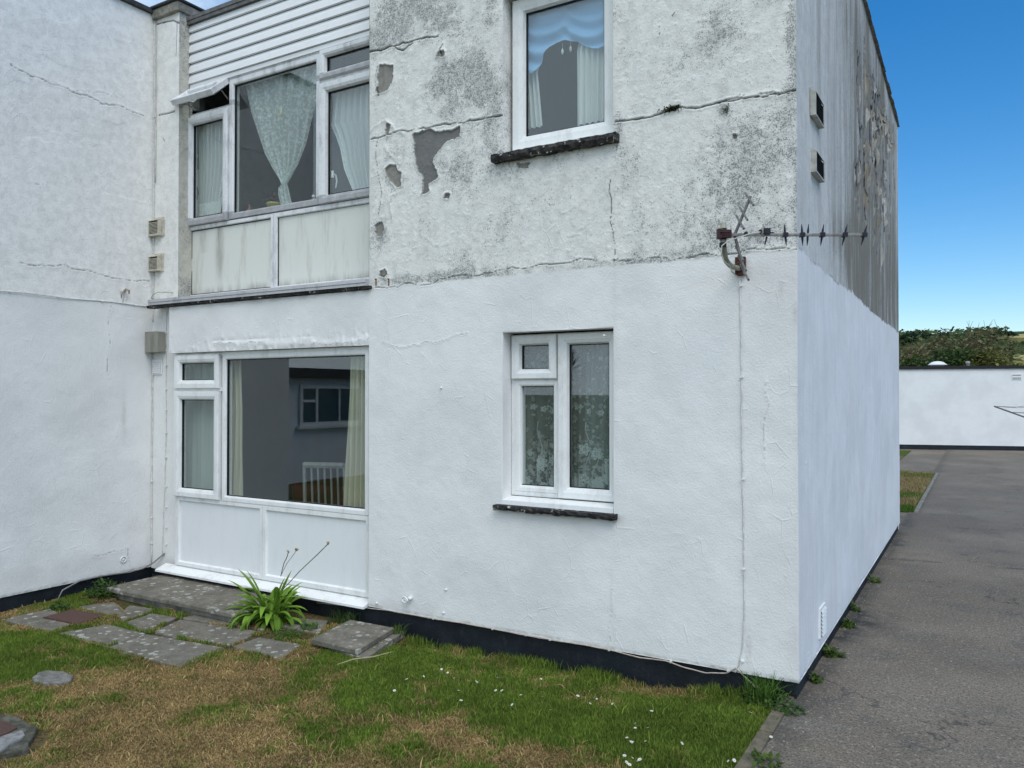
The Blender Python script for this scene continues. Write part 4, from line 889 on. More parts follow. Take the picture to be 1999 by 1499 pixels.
# strappy plant
def strappy():
    cx,cy=onZ(530,1212,-.03); t=thing('strappy_plant','large bright green strap-leaved plant growing at the right end of the step','plant',(0,0,0))
    rr=random.Random(9); V=[];Q=[];C=[]
    def strap(x,y,z,az,L,lift,droop,wd,c):
        n=10; b0=len(V); px_,pz=0,0; th=lift
        for i in range(n+1):
            t_=i/n; w_=wd*(.55+.9*t_)*(1-max(0,(t_-.55)/.45)**1.7)+.001
            dx,dy=math.cos(az),math.sin(az); sx,sy=-dy,dx
            bx,by,bz=x+dx*px_,y+dy*px_,z+pz
            V.append((bx-sx*w_,by-sy*w_,bz+w_*.35)); V.append((bx,by,bz)); V.append((bx+sx*w_,by+sy*w_,bz+w_*.35))
            cc=[k*(.75+.5*t_) for k in c]; C.extend([cc]*3)
            px_+=math.cos(th)*L/n; pz+=math.sin(th)*L/n; th-=droop/n*(.4+1.3*t_)
        for i in range(n): 
            q=b0+3*i; Q.extend([(q,q+1,q+4,q+3),(q+1,q+2,q+5,q+4)])
    for k in range(92):
        az=rr.uniform(0,6.283); lift=rr.uniform(.35,1.35); L=rr.uniform(.22,.42)
        # wall side is blocked
        if math.sin(az)>.5: lift=rr.uniform(1.0,1.4); L*=.85
        d=rr.uniform(1.3,3.0)*(1.5-lift*.6); g=rr.random()
        c=(.12,.22,.025) if g<.4 else (.21,.36,.045)
        strap(cx+rr.gauss(0,.05),cy+rr.gauss(0,.04),-.03,az,L,lift,d,rr.uniform(.017,.025),c)
    # signature leaves seen against the white panel
    right=np.array([math.cos(PSI),math.sin(PSI)])
    for (side,L,lf,dr) in ((-1,.48,1.18,.55),(-1,.46,1.02,.6),(-1,.44,1.3,.4),(1,.45,1.2,.15),(1,.38,1.35,.3),(-1,.42,.75,1.5),(-1,.40,.6,1.2),(1,.34,.8,1.6),(1,.3,1.0,2.2)):
        az=PSI+(math.pi if side<0 else 0)+rr.uniform(-.3,.25); strap(cx+rr.gauss(0,.03),cy-.02+rr.gauss(0,.02),-.03,az,L,lf,dr,.023,(.20,.34,.04))
    npmesh('leaves',V,Q,None,[LEAF],dict(Col=np.array(C)),t,smooth=True)
    yy=cy-.02
    def st_(pts,r_,head):
        P=[(*(lambda q:(q[0],yy,q[1]))(onY(a,b_,yy)),) for a,b_ in pts]
        b=MB(); b.tube(P,r_,6); o=b.obj('flower_stem',m_simple('dark_stem',(.035,.045,.02),(.06,.06,.03),30,.7),t,smooth=True)
        b=MB(); hx,hy,hz=P[-1]
        for k in range(head):
            a=rr.uniform(0,6.283); e=rr.uniform(.2,1.2); L=rr.uniform(.012,.026); b.tube([(hx,hy,hz-.004),(hx+math.cos(a)*L*math.cos(e)*.7,hy+math.sin(a)*L*.7*math.cos(e),hz+L*math.sin(e))],[.005,.002],5)
        b.obj('seed_head',m_simple('dry_seed',(.36,.25,.14),(.22,.15,.08),60,.8),o)
    st_([(553,1150),(585,1115),(620,1082),(640,1062)],.003,14); st_([(548,1125),(554,1100),(560,1088),(563,1078)],.003,6); st_([(550,1120),(560,1100),(569,1088),(579,1074)],.0018,16)
strappy()
# daisies
dm=MB()
for k in range(12):
    a=k*math.pi/6; dm.add([(0,0,0),(math.cos(a-.2)*.011,math.sin(a-.2)*.011,.003),(math.cos(a+.2)*.011,math.sin(a+.2)*.011,.003)],[(0,1,2)],0)
dm.lathe((0,0,.001),[(.004,0),(.0035,.002),(.0001,.003)],8,mi=1); dm.tube([(0,0,0),(0,0,-.035)],.0008,4,mi=2)
dproto=dm.obj('daisy',[m_simple('daisy_petal',(.8,.8,.78),(.75,.75,.74),5,.6,0),m_simple('daisy_eye',(.6,.42,.04),(.5,.35,.03),5,.7,0),m_simple('daisy_stem',(.06,.12,.02),(.06,.12,.02),5,.7,0)])
dp=[(1128,1355),(1160,1357),(1165,1359),(1152,1367),(1196,1368),(1175,1376),(1060,1355),(794,1322),(895,1343),(968,1342),(972,1316),(1017,1352),(862,1298),(874,1305),(827,1314),(900,1366),(1232,1450),(1240,1420),(1219,1477),(1235,1480),(1223,1490),(1229,1494),(1220,1472),(1249,1483),(1240,1412),(1224,1438),(1234,1449),(1433,1490),(1422,1487),(1465,1392),(1265,1418),(1272,1386),(1505,1440),(1075,1381),(1000,1372),(724,1322),(810,1343),(1260,1447),(1246,1489),(1331,1453),(1056,1315),(980,1342),(930,1325),(770,1343),(887,1318),(858,1305)]
for i,(a,c) in enumerate(dp):
    x,y=onZ(a,c,0.01); o=dproto if i==0 else dproto.copy()
    if i: COL.objects.link(o)
    o.location=(x,y,float(gz(x,y))+.042+rng.uniform(-.006,.006)); o.rotation_euler=(rng.uniform(-.5,.5)+.35,rng.uniform(-.4,.4),rng.random()*6); o.scale=[rng.uniform(.55,.95)]*3
    tag(o,'small white daisy in the short green grass','daisy','daisies scattered in the lawn')
# straw / twigs on lawn
b=MB(); P=[(*onZ(*p,.012),.012) for p in [(658,1297),(690,1288),(730,1281),(766,1272)]]; b.tube([(p[0],p[1],p[2]+.004*math.sin(i*2)) for i,p in enumerate(P)],[.003,.006,.006,.003],5)
tag(b.obj('dry_stalk',m_simple('straw',(.36,.33,.18),(.25,.22,.11),40,.8)),'pale dry stalk lying on the grass below the raised slab','stalk')
def twig(pts,lab,r_=.004,z=-.02):
    b=MB(); b.tube([(*onZ(*p,z),z+.006) for p in pts],[r_*.6]+[r_]*(len(pts)-2)+[r_*.5],5); tag(b.obj('dead_leaf_strip',m_simple('dead_leaf',(.30,.19,.09),(.18,.11,.05),40,.8)),lab,'dead leaf')
twig([(230,1182),(238,1190),(246,1198),(244,1203)],'curled brown dead leaf behind the rusty cover')
twig([(334,1222),(345,1223),(360,1228)],'brown dead leaf strip on the paving in front of the step')
twig([(318,1187),(338,1190),(345,1206)],'bent brown stalk at the foot of the step riser')
twig([(140,1246),(200,1262),(270,1279)],'dry grass runner along the edge between paving and lawn',.003,-.025)
# ================================================================ WALL FIXINGS (each a thing)
def clip(b,x,y,z): b.lathe((x,y-.008,z),[(.0,0),(.009,0),(.010,.006),(.009,.012)],8,'y'); 
# aerial
def aerial():
    t=thing('tv_aerial','television aerial on a curved pole bracketed to the wall near the corner','aerial')
    wx,wz=onY(1447,522,YF); m0=atD(1412,470,4.2); mx_,my_=m0[0],m0[1]
    b=MB(); b.box(wx-.03,wx+.03,YF-.03,YF-.004,wz-.05,wz+.06); b.tube([(wx,YF-.02,wz),(wx,YF-.07,wz)],.022,10); b.obj('bracket',[RUST],t,bevel=.003)
    z0=wz-.01; pts=[(wx,YF-.02,z0+.0),(wx-.01,YF-.12,z0-.005),(wx+.0,YF-.24,z0-.012)]
    for k in range(9):
        a=k/8*math.pi/2; 
        pts.append((mx_+(wx-mx_)*(.5-.5*math.sin(a)), my_+.14*(1-math.sin(a)),z0-.012+.10*(1-math.cos(a))))
    pts.append((mx_,my_,m0[2]-.03)); pts.append((mx_,my_,2.66))
    b=MB(); b.tube(pts,.0155,12); b.obj('mast',[m_simple('galvanised_pole',(.34,.33,.27),(.20,.22,.12),14,.6,.001,.4,.3)],t,smooth=True)
    Rv=Vector((math.cos(PSI),math.sin(PSI),0)); Dv=Vector((-math.sin(PSI),math.cos(PSI),0)); O=Vector(atD(1402,458,4.2)); Zv=Vector((0,0,1))
    pp=lambda px,py=None,dd=0:Vector(atD(px,459 if py is None else py,4.2+dd))
    def fbox(b,c,hx,hy,hz,mi=0):
        vs=[];
        for sz in (-1,1):
            for (a_,b__) in ((-1,-1),(1,-1),(1,1),(-1,1)): vs.append(c+Rv*hx*a_+Dv*hy*b__+Zv*hz*sz)
        b.add(vs,[(0,3,2,1),(4,5,6,7),(0,1,5,4),(1,2,6,5),(2,3,7,6),(3,0,4,7)],mi)
    b=MB(); A,Bp=pp(1400,457),pp(1692,459.5); mid=(A+Bp)/2
    hx=(Bp-A).length/2; fbox(b,mid,hx,.007,.0075); b.obj('boom',m_simple('tarnished_boom',(.26,.25,.24),(.15,.145,.14),40,.5,.0005,.5,.4),t,bevel=.002)
    b=MB(); c=pp(1413,458); fbox(b,c-Dv*.02,.034,.012,.022); fbox(b,pp(1402,458)-Dv*.02,.010,.02,.026); b.tube([c-Dv*.045+Zv*.006-Rv*.03,c-Dv*.045+Zv*.006+Rv*.03],.004,6); b.obj('clamp',MAROON,t,bevel=.003)
    b=MB(); fbox(b,pp(1413,449),.012,.016,.010); b.obj('cap',NAVY,t,bevel=.002); b=MB(); fbox(b,pp(1412,466),.015,.018,.007); b.lathe(tuple(pp(1411,478)),[(.017,-.012),(.019,-.01),(.019,.01),(.017,.012)],12); b.obj('collar',NAVY,t,bevel=.002)
    # reflector
    J=pp(1434,459,.02); U1=pp(1465,383,-.0); U2=pp(1455,537,.0)
    for tip,fr in ((U1,(.34,.56,.93)),(U2,(.45,.70,.93))):
        b=MB(); d=(tip-J); b.tube([J-d*.02,J+d],.0085,8); ro=b.obj('reflector_arm',ALU_D,t)
        e=(Dv*-.1+Zv*-.055).normalized()*.085
        e=(Dv*(-.16)+Zv*(-.115)); e=e.normalized()*.088
        for q in fr:
            b=MB(); c=J+d*q; b.tube([c-e-Dv*.0,c+e],.006,8); b.obj('reflector_rod',ALU_D,ro)
    # dipole
    b=MB(); c=pp(1494,458); fbox(b,pp(1496,452),.017,.02,.016); fbox(b,pp(1484,452),.006,.014,.010); b.tube([pp(1497,462),pp(1493,478)],[.006,.004],6); fbox(b,pp(1507,455),.008,.006,.006); b.obj('dipole_box',NAVY,t,bevel=.003)
    b=MB(); cc=pp(1490,450); n=18; b.tube([cc+Dv*(.022*math.cos(2*math.pi*k/n))*.9+Rv*.009*math.cos(2*math.pi*k/n)+Zv*.034*math.sin(2*math.pi*k/n) for k in range(n+1)],.003,6,cap=False); b.obj('dipole',ALU,t)
    for px,tl in ((1533,-2),(1566,-1),(1577,1.5),(1605,3),(1649,5),(1687,6)):
        b=MB(); c=pp(px,458.5); big=px!=1577
        if big: fbox(b,c,.012,.014,.0115)
        v=(Zv*.049+Rv*tl*.0024).normalized()*.058
        b.tube([c-v,c-v*.45,c+v*.45,c+v],[.0014,.006,.006,.0014],6); b.obj('director',NAVY,t)
    b=MB(); b.tube([pp(1484,453,-.02),pp(1465,456,-.03),pp(1440,464,-.03),pp(1420,471,-.03),pp(1409,480,-.03),pp(1408,495,-.02),pp(1413,510,-.01),pp(1425,519,.08),Vector((wx-.03,YF-.10,wz-.035)),Vector((wx-.004,YF-.02,wz-.07))],.0034,6); fbox(b,pp(1456,457,-.01),.007,.012,.012,1); b.obj('lead',[CABLE_W,NAVY],t,smooth=False)
aerial()
def cable(name,lab,pts,r_,mat,clips=(),clipm=None,smooth=True,n=1,dx=0):
    t=thing(name,lab,'cable'); b=MB(); b.tube(pts,r_,6); b.obj('cable_run',mat,t,smooth=True)
    for c in clips:
        b=MB(); b.add([],[]); 
        b.box(c[0]-.006,c[0]+.006,c[1]-.011,c[1]+.006,c[2]-.005,c[2]+.005); b.lathe((c[0]+.007,c[1]-.006,c[2]),[(.0,-.004),(.004,-.004),(.004,.008)],6,'y'); b.obj('cable_clip',clipm or mat,t)
    return t
def fyp(px,py,y=YF): x,z=onY(px,py,y); return (x,y-.006,z)
def wig(P,amp=.003,n=6,seed=1):
    r=random.Random(seed); out=[]
    for a,c in zip(P[:-1],P[1:]):
        for k in range(n): t=k/n; out.append(tuple(a[i]+(c[i]-a[i])*t+(r.uniform(-amp,amp) if i!=1 and k else 0) for i in range(3)))
    return out+[P[-1]]
cable('aerial_cable','white aerial lead clipped straight down the wall near the corner',wig([fyp(1445,545),fyp(1447,640),fyp(1448,736),fyp(1449,840),fyp(1450,934),fyp(1452,1020),fyp(1453,1110),fyp(1454,1200),fyp(1450,1262),fyp(1443,1295),fyp(1436,1312)],.002),.0038,CABLE_P,[fyp(1446,558),fyp(1448,736),fyp(1451,935),fyp(1452,1110),fyp(1450,1290)],PVC)
cable('plinth_cable','long buff cable running along the top of the black plinth to the corner',[(x,y-.002,z) for x,y,z in wig([fyp(620,1176),fyp(700,1184),fyp(760,1191),fyp(840,1206),fyp(900,1215),fyp(960,1226),fyp(1030,1240),fyp(1080,1249),fyp(1140,1258),fyp(1200,1270),fyp(1250,1283),fyp(1300,1289),fyp(1340,1303),fyp(1380,1313),fyp(1420,1313),fyp(1437,1303),fyp(1452,1318),fyp(1470,1335),fyp(1488,1360),fyp(1492,1378)],.0015,4)],.0042,CABLE_B,[fyp(848,1207),fyp(963,1227),fyp(1028,1239),fyp(1075,1248),fyp(1190,1268),fyp(1310,1291),fyp(1422,1309)],CABLE_W)
fpp=lambda px,py:fyp(px,py,YP)
cable('corner_cable','pair of thin white cables running down the inside corner at the left',wig([(XL+.02,YP-.012,z) for z in (5.45,5.2,4.9,4.4,3.9,3.4,2.9,2.6,2.45)],.006,4,3),.006,CABLE_P,[(XL+.02,YP-.01,z) for z in (4.45,3.25,2.6)],PVC)
cable('corner_cable','second thin painted cable beside the inside corner, from coping to junction box',wig([(XL+.045,YP-.01,z) for z in (5.50,5.3,5.1,4.7,4.42,3.8)],.010,4,4),.004,CABLE_W)
cable('corner_cable','painted cable in the inside corner below the junction box',wig([(XL+.012,YP-.008,z) for z in (2.10,1.6,1.1,.6,.1)],.004,5,5),.005,CABLE_P,[(XL+.013,YP-.008,z) for z in (.9,.55,.3)],PVC)
cable('pilaster_cable','white clipped cable down the pilaster left of the lower bay window',wig([(-6.64,YP-.006,2.555),fpp(326,612),fpp(325,720),fpp(325,860),fpp(322,960),fpp(319,1040),fpp(318,1085)],.004,5,6),.004,CABLE_P,[fpp(325.5,y) for y in (611,650,713,760,800,845,893,950,990,1030,1062)],PVC)
cable('loop_cable','grey-beige cable looping over the left end of the upper bay sill',[(-6.60,YU-.01,2.72),(-6.63,YP-.03,2.715),(-6.67,YF-.03,2.71),(-6.73,YF-.04,2.69),(-6.77,YF-.03,2.66),(-6.76,YP-.02,2.60),(-6.72,YP-.008,2.57)],.006,BUFF)
cable('ground_cable','dark grey cable drooping from the pilaster foot along the left plinth',[fpp(322,1080),(-6.83,YP-.05,.13),(-6.87,YP-.13,.085),(-6.90,YP-.25,.07),(-6.915,4.3,.085),(-6.92,4.1,.08),(-6.92,3.95,.03),(-6.92,3.90,-.06)],.007,CABLE_G)
cable('wall_cable','thin painted cable running level across the left wall at first floor height',[(XL+.008,y,2.597+.004*math.sin(y*9)) for y in np.linspace(3.0,4.80,24)],.0045,CABLE_P,[(XL+.008,y,2.597) for y in (3.5,3.9,4.3,4.6)],PVC)
# louvred vents on pilaster
def louvre(px0,py0,px1,py1,lab,front=True):
    x0,z1=onY(px0,py0,YP); x1,z0=onY(px1,py1,YP); t=thing('louvre_vent',lab,'air vent',group='beige louvred vents on the pilaster')
    d=.055; y=YP-d; b=MB(); b.box(x0-.004,x1+.03,YP-.012,YP-.001,z0-.004,z1+.03); 
    b.box(x0,x0+.008,y,YP-.013,z0,z1); b.box(x1-.008,x1,y,YP-.013,z0,z1); b.add([(x0,y,z1),(x1,y,z1),(x1,YP-.013,z1+.02),(x0,YP-.013,z1+.02),(x0,y,z1-.006),(x1,y,z1-.006),(x1,YP-.013,z1-.006),(x0,YP-.013,z1-.006)],[(0,1,2,3),(4,7,6,5),(0,4,5,1),(1,5,6,2),(3,7,4,0)]); b.box(x0+.0081,x1-.0081,y,YP-.013,z0,z0+.012); b.obj('hood',BUFF,t,bevel=.002)
    b=MB(); b.box(x0+.009,x1-.009,YP-.03,YP-.02,z0+.013,z1-.01); b.obj('backing',DARKIN,t)
    b=MB(); n=9
    for k in range(n):
        zz=z0+.016+(z1-z0-.03)*k/n; b.add([(x0+.009,y+.002,zz),(x1-.009,y+.002,zz),(x1-.009,y+.016,zz+.010),(x0+.009,y+.016,zz+.010),(x0+.009,y+.002,zz-.003),(x1-.009,y+.002,zz-.003),(x1-.009,y+.016,zz+.007),(x0+.009,y+.016,zz+.007)],[(0,1,2,3),(4,7,6,5),(0,4,5,1)])
    b.obj('slats',BUFF,t)
louvre(299,433,318,460,'beige louvred vent on the pilaster, the upper of two'); louvre(298,503,317,529,'beige louvred vent on the pilaster, the lower of two')
# junction box and flat painted vent
x0,z1=onY(290,648,YP-.08); x1,z0=onY(309,687,YP-.08); t=thing('junction_box','grey-brown metal junction box in the inside corner left of the bay','junction box')
b=MB(); b.box(XL+.014,x1+.012,YP-.085,YP-.004,z0,z1); b.obj('casing',BOXM,t,bevel=.006); b=MB(); b.box(XL+.012,x1+.014,YP-.091,YP-.086,z0-.002,z1+.002); b.obj('cover',BOXM,t,bevel=.002)
x0,z1=onY(299,702,YP); x1,z0=onY(317,731,YP); t=thing('flat_vent','painted-over flat louvred vent below the junction box','air vent'); b=MB(); b.box(x0,x1,YP-.010,YP-.001,z0,z1); b.obj('plate',PVC,t,bevel=.002); b=MB()
for k in range(6): zz=z0+.02+(z1-z0-.03)*k/6; b.add([(x0+.012,YP-.010,zz+.012),(x1-.012,YP-.010,zz+.012),(x1-.012,YP-.019,zz),(x0+.012,YP-.019,zz),(x0+.012,YP-.0101,zz),(x1-.012,YP-.0101,zz)],[(0,3,2,1),(3,4,5,2)])
b.obj('slats',PVC,t)
# gable box vents
def gvent(pxa,pya,pyb,lab):
    y0,z1=onX(pxa,pya,XC); _,z0=onX(pxa,pyb,XC); y1=y0+.30; d=.036; t=thing('box_vent',lab,'air vent',group='grey box vents on the gable wall')
    b=MB(); x=XC+d; b.box(XC+.001,x,y0,y0+.008,z0,z1-.03); b.box(XC+.001,x,y1-.008,y1,z0,z1-.03); b.box(XC+.001,x,y0,y1,z0-.008,z0); b.add([(XC+.001,y0,z1),(x,y0,z1-.03),(x,y1,z1-.03),(XC+.001,y1,z1),(XC+.001,y0,z1-.031)],[(0,1,2,3),(0,4,1)]); b.obj('hood',m_simple('vent_grey',(.52,.52,.48),(.36,.36,.33),14,.7),t)
    b=MB(); b.box(XC+.02,XC+.03,y0+.009,y1-.009,z0+.002,z1-.04); b.obj('backing',DARKIN,t)
    b=MB()
    for k in range(8): zz=z0+.01+(z1-z0-.045)*k/8; b.add([(x-.002,y0+.009,zz),(x-.002,y1-.009,zz),(x-.018,y1-.009,zz+.013),(x-.018,y0+.009,zz+.013)],[(0,1,2,3)])
    b.obj('slats',NAVY,t)
gvent(1581,170,222,'grey box vent near the gable corner, the upper of two'); gvent(1582,286,333,'grey box vent near the gable corner, the lower of two')
y0,z1=onX(1598,1186,XC); _,z0=onX(1598,1248,XC); t=thing('air_brick','white painted slatted air brick low on the gable wall','air vent'); b=MB(); b.box(XC-.005,XC+.0115,y0,y0+.20,z0,z1-.01); b.obj('plate',PVC,t); b=MB()
for k in range(7): zz=z0+.012+(z1-z0-.03)*k/7; b.add([(XC+.0116,y0+.02,zz+.018),(XC+.0116,y0+.18,zz+.018),(XC+.022,y0+.18,zz),(XC+.022,y0+.02,zz),(XC+.0116,y0+.02,zz-.002),(XC+.0116,y0+.18,zz-.002)],[(0,3,2,1),(3,4,5,2)])
b.obj('slats',PVC,t)
# hooks, studs
x,z=onY(803,1167,YF); t=thing('wall_ring','white painted mooring ring on a stud above the plinth, right of the bay','ring'); b=MB(); b.lathe((x,YF-.03,z),[(.0,0),(.014,0),(.015,.01),(.014,.03)],12,'y'); b.obj('stud',PVC,t,smooth=True)
b=MB(); n=16; b.tube([(x-.035+.033*math.cos(2*math.pi*k/n),YF-.034-.01*math.cos(2*math.pi*k/n),z-.012+.020*math.sin(2*math.pi*k/n)) for k in range(n+1)],.0055,8,cap=False); b.obj('ring',PVC,t,smooth=True)
y,z=onX(243,572,XL); b=MB(); b.tube([(XL-.005,y,z+.02),(XL+.04,y-.01,z+.03),(XL+.055,y+.01,z+.02),(XL+.05,y+.015,z-.01)],[.014,.012,.01,.006],8); b.tube([(XL+.004,y-.03,z+.01),(XL+.006,y-.035,z-.05)],[.012,.004],6); tag(b.obj('wall_hook',m_simple('rusty_painted_hook',(.50,.44,.36),(.20,.13,.09),40,.7)),'rusty painted hook on the left wall just above the level cable','hook')
y,z=onX(240,1092,XL); b=MB(); n=16; b.tube([(XL+.008,y+.028*math.cos(2*math.pi*k/n),z+.026*math.sin(2*math.pi*k/n)) for k in range(n+1)],.005,7,cap=False); b.lathe((XL+.0,y,z),[(.012,.01),(.010,.012),(.0,.013)],10,'x'); tag(b.obj('round_boss',PVC,smooth=True),'small round painted boss low on the left wall near the inside corner','boss')
for i,(px,py,l) in enumerate([(871,1151,'tiny white stud low on the front wall between ring and lower window'),(866,1196,'tiny white stud just above the plinth right of the ring'),(736,1177,'tiny white stud at the foot of the wall beside the bay sill'),(1180,655,'tiny stud on the reveal corner above the lower window'),(862,757,'tiny white stud left of the lower window')]):
    x,z=onY(px,py,YF); b=MB(); b.lathe((x,YF-.012,z),[(.0,0),(.007,0),(.008,.008),(.006,.02)],10,'y'); tag(b.obj('wall_stud',PVC,smooth=True),l,'stud')
for i,(px,l) in enumerate([(735,'rusty bolt stub with rust streak above the paint line, left of two'),(760,'rusty bolt stub with rust streak above the paint line, right of two')]):
    x,z=onY(px,545,YF); b=MB(); b.tube([(x,YF+.005,z),(x,YF-.02,z)],.005,6); b.box(x-.005,x+.004,YF-.0075,YF-.004,z-.05,z-.003); tag(b.obj('rusty_bolt',m_simple('rust_orange',(.24,.10,.035),(.14,.06,.03),50,.9)),l,'bolt')
x,z=onY(749,533,YF); b=MB(); b.lathe((x,YF-.006,z),[(.0,0),(.02,.0),(.026,.004),(.028,.01)],12,'y'); tag(b.obj('blanked_boss',CONC),'round grey patch boss above two rusty bolts at the paint line','boss')
x,z=onY(1310,214,YF); weedp=[(x+rng.gauss(0,.03),YF-.004-abs(rng.gauss(0,.006)),z+rng.gauss(0,.009)-.0) for k in range(220)]; leaves('moss_clump','dark moss clump growing from the crack on the upper front wall','moss',weedp,.014,((.03,.035,.012),(.06,.06,.025)))
x,z=onY(1416,215,YF); leaves('moss_clump','small moss speck below the crack near the house corner','moss',[(x+rng.gauss(0,.018),YF-.004-abs(rng.gauss(0,.004)),z+rng.gauss(0,.016)) for k in range(110)],.010,((.03,.035,.012),(.07,.07,.03)))
# ================================================================ CURTAINS AND INTERIOR
def cloth(name,lab,cat,rows,y,mat,nu=60,fold=.012,nf=7,lace=None,label=True,yslope=0,fray=0,seed=0,parent=None,dz=.012):
    """rows: [(py, pxl, pxr)] or world via tuple ('w', z, xl, xr)"""
    Rw=[]
    for r_ in rows:
        if r_[0]=='w': Rw.append((r_[1],r_[2],r_[3]))
        else:
            xl,zl=onY(r_[1],r_[0],y); xr,_=onY(r_[2],r_[0],y); Rw.append((zl,xl,xr))
    Rw.sort(reverse=True); zs=np.array([a[0] for a in Rw]); nv=max(24,int((zs[0]-zs[-1])/dz)); zz=np.linspace(zs[0],zs[-1],nv)
    xl=np.interp(-zz,-zs,[a[1] for a in Rw]); xr=np.interp(-zz,-zs,[a[2] for a in Rw]); u=np.linspace(0,1,nu)
    U,Z=np.meshgrid(u,zz); X=xl[:,None]+(xr-xl)[:,None]*U
    Y_=y+fold*np.sin(U*nf*2*np.pi+.6*np.sin(Z*3+seed))*(.7+.6*vn(U*5,Z*1.5,seed))+fold*.5*np.sin(U*nf*4.3*np.pi+2+seed)
    A=lace(U,Z,X) if lace else U*0
    i,j=np.meshgrid(np.arange(nu-1),np.arange(nv-1)); i=i.ravel();j=j.ravel()
    Q=np.stack([j*nu+i,j*nu+i+1,(j+1)*nu+i+1,(j+1)*nu+i],1)
    o=npmesh(name,np.stack([X.ravel(),Y_.ravel(),Z.ravel()],1),Q,None,[mat],dict(lace=A.ravel()),parent,smooth=True)
    if lab: tag(o,lab,cat)
    return o
fringe=lambda U,Z,X,z0,h:(Z<z0+h)*(.35+.6*(vn(X*160,Z*160,3)>.45))
yc=YU+.10
t=thing('tied_net_curtain','white lace curtain gathered and knotted in the middle of the upper bay window','curtain')
cloth('drape',None,None,[(100,466,640),(170,478,632),(220,489,618),(300,517,597),(330,533,583),(350,546,567),(359,550,560)],yc,LACE,110,.016,6,parent=t)
cloth('tail',None,None,[(359,550,560),(366,544,564),(380,543,567),(402,549,572)],yc,LACE,40,.012,3,parent=t)
cloth('net_curtain','pleated net curtain with lace hem behind the left light of the upper bay','curtain',[(236,374,450),(250,378,450),(330,378,448),(424,380,432)],yc,NET,90,.012,9,lace=lambda U,Z,X:np.maximum(fringe(U,Z,X,Z.min(),.12),(U>.86)*(vn(X*120,Z*120,5)>.4)*.6))
cloth('net_curtain','swept-back net curtain with scalloped lace edge behind the right light of the upper bay','curtain',[(140,655,730),(190,652,735),(245,646,735),(265,655,735),(290,664,735),(330,672,735),(375,690,735)],yc,NET,90,.012,7,lace=lambda U,Z,X:(U<.12)*(.3+.6*(vn(X*130,Z*130,5)>.45)))
ys=YN+.10
# blue swag: scalloped sheet
def swag():
    nx,nv=120,70; pxs=np.linspace(1012,1186,nx); bot=np.interp(pxs,[1012,1022,1032,1040,1050,1058,1066,1075,1088,1108,1128,1142,1158,1172,1186],[118,132,143,147,140,124,108,93,84,81,82,90,95,97,92])
    V=[];
    for j in range(nv):
        for i in range(nx):
            py=-14+(bot[i]+14)*j/(nv-1); u=i/(nx-1); v=j/(nv-1); x,z=onY(pxs[i],py,ys-.03)
            c1=math.sin((py*.17+((pxs[i]-1064)/30)**2*1.3+.02*pxs[i]))*.017*min(1,.25+v); c2=math.sin((py*.19+((pxs[i]-1150)/24)**2*1.1))*.016*min(1,.2+v); k=1/(1+math.exp((pxs[i]-1108)/6))
            V.append((x,ys-.03-(c1*k+c2*(1-k))-.02*v,z))
    Q=[(j*nx+i,j*nx+i+1,(j+1)*nx+i+1,(j+1)*nx+i) for j in range(nv-1) for i in range(nx-1)]
    o=npmesh('swag_curtain',V,Q,None,[BLUEC],dict(lace=np.zeros(len(V))),smooth=True); tag(o,'blue swag pelmet curtain across the top of the upper middle window','curtain')
swag()
cloth('side_curtain','white side curtain at the left of the upper middle window','curtain',[('w',4.5,-2.80,-2.56),(150,1010,1050),(200,1010,1055),(256,1010,1060)],ys,WHITEC,60,.014,5)
cloth('side_curtain','white side curtain at the right of the upper middle window','curtain',[('w',4.5,-2.30,-1.98),(100,1127,1196),(160,1127,1196),(245,1127,1196)],ys,WHITEC,60,.014,6,seed=3)
for px,l in ((1098,'small white hanging ornament under the blue swag, left of two'),(1114,'small beige hanging ornament under the blue swag, right of two')):
    x,z=onY(px,100 if px<1100 else 95,ys-.04); b=MB(); b.tube([(x,ys-.04,z+.06),(x,ys-.04,z+.02)],.001,4); b.lathe((x,ys-.04,z),[(.001,.022),(.008,.008),(.010,-.004),(.006,-.016),(.001,-.024)],8); tag(b.obj('hanging_ornament',WHITEC if px<1100 else BUFF,smooth=True),l,'ornament')
# rose net curtain behind lower window
def roses(U,Z,X):
    A=np.zeros(X.shape); r=random.Random(21)
    def ring_(cx,cz,rad,pet):
        dx,dz=X-cx,Z-cz; d=np.hypot(dx,dz); th=np.arctan2(dz,dx); e=rad*(.8+.2*np.cos(th*pet)); a=(np.abs(d-e)<rad*.16)|(np.abs(d-e*.55)<rad*.13)|(d<rad*.16); return np.where(d<rad*1.3,a*.85+.10*(d<e),0)
    for k in range(46):
        cz=1.07+abs(r.gauss(0,.13)); cx=r.uniform(-2.86,-2.06); A=np.maximum(A,ring_(cx,cz,r.uniform(.026,.042),5+k%3))
    for k in range(10): 
        x_=-2.84+k*.088; A=np.maximum(A,ring_(x_,1.62+.02*(k%3)+r.uniform(-.02,.02),.020,5)*.9); A=np.maximum(A,ring_(x_+.03,1.66,.014,4)*.7); A=np.maximum(A,ring_(x_+r.uniform(-.03,.03),1.40+r.uniform(-.09,.05),.018,5)*.75); A=np.maximum(A,ring_(x_,1.98+r.uniform(-.02,.02),.016,5)*.8)
    # vine stems and leaves
    for k in range(14):
        x_=-2.88+k*.062; s=np.abs(X-x_-.02*np.sin(Z*22+k))<.0035; A=np.maximum(A,s*(Z<1.55-.2*(k%3))*.6)
    lf=np.maximum((fbm(X*52,Z*52,9,2)>.56)*np.clip((1.52-Z)/.35,0,1)*.55,(fbm(X*40,Z*40,19,2)>.66)*.35)
    return np.clip(np.maximum(A,lf),0,1)
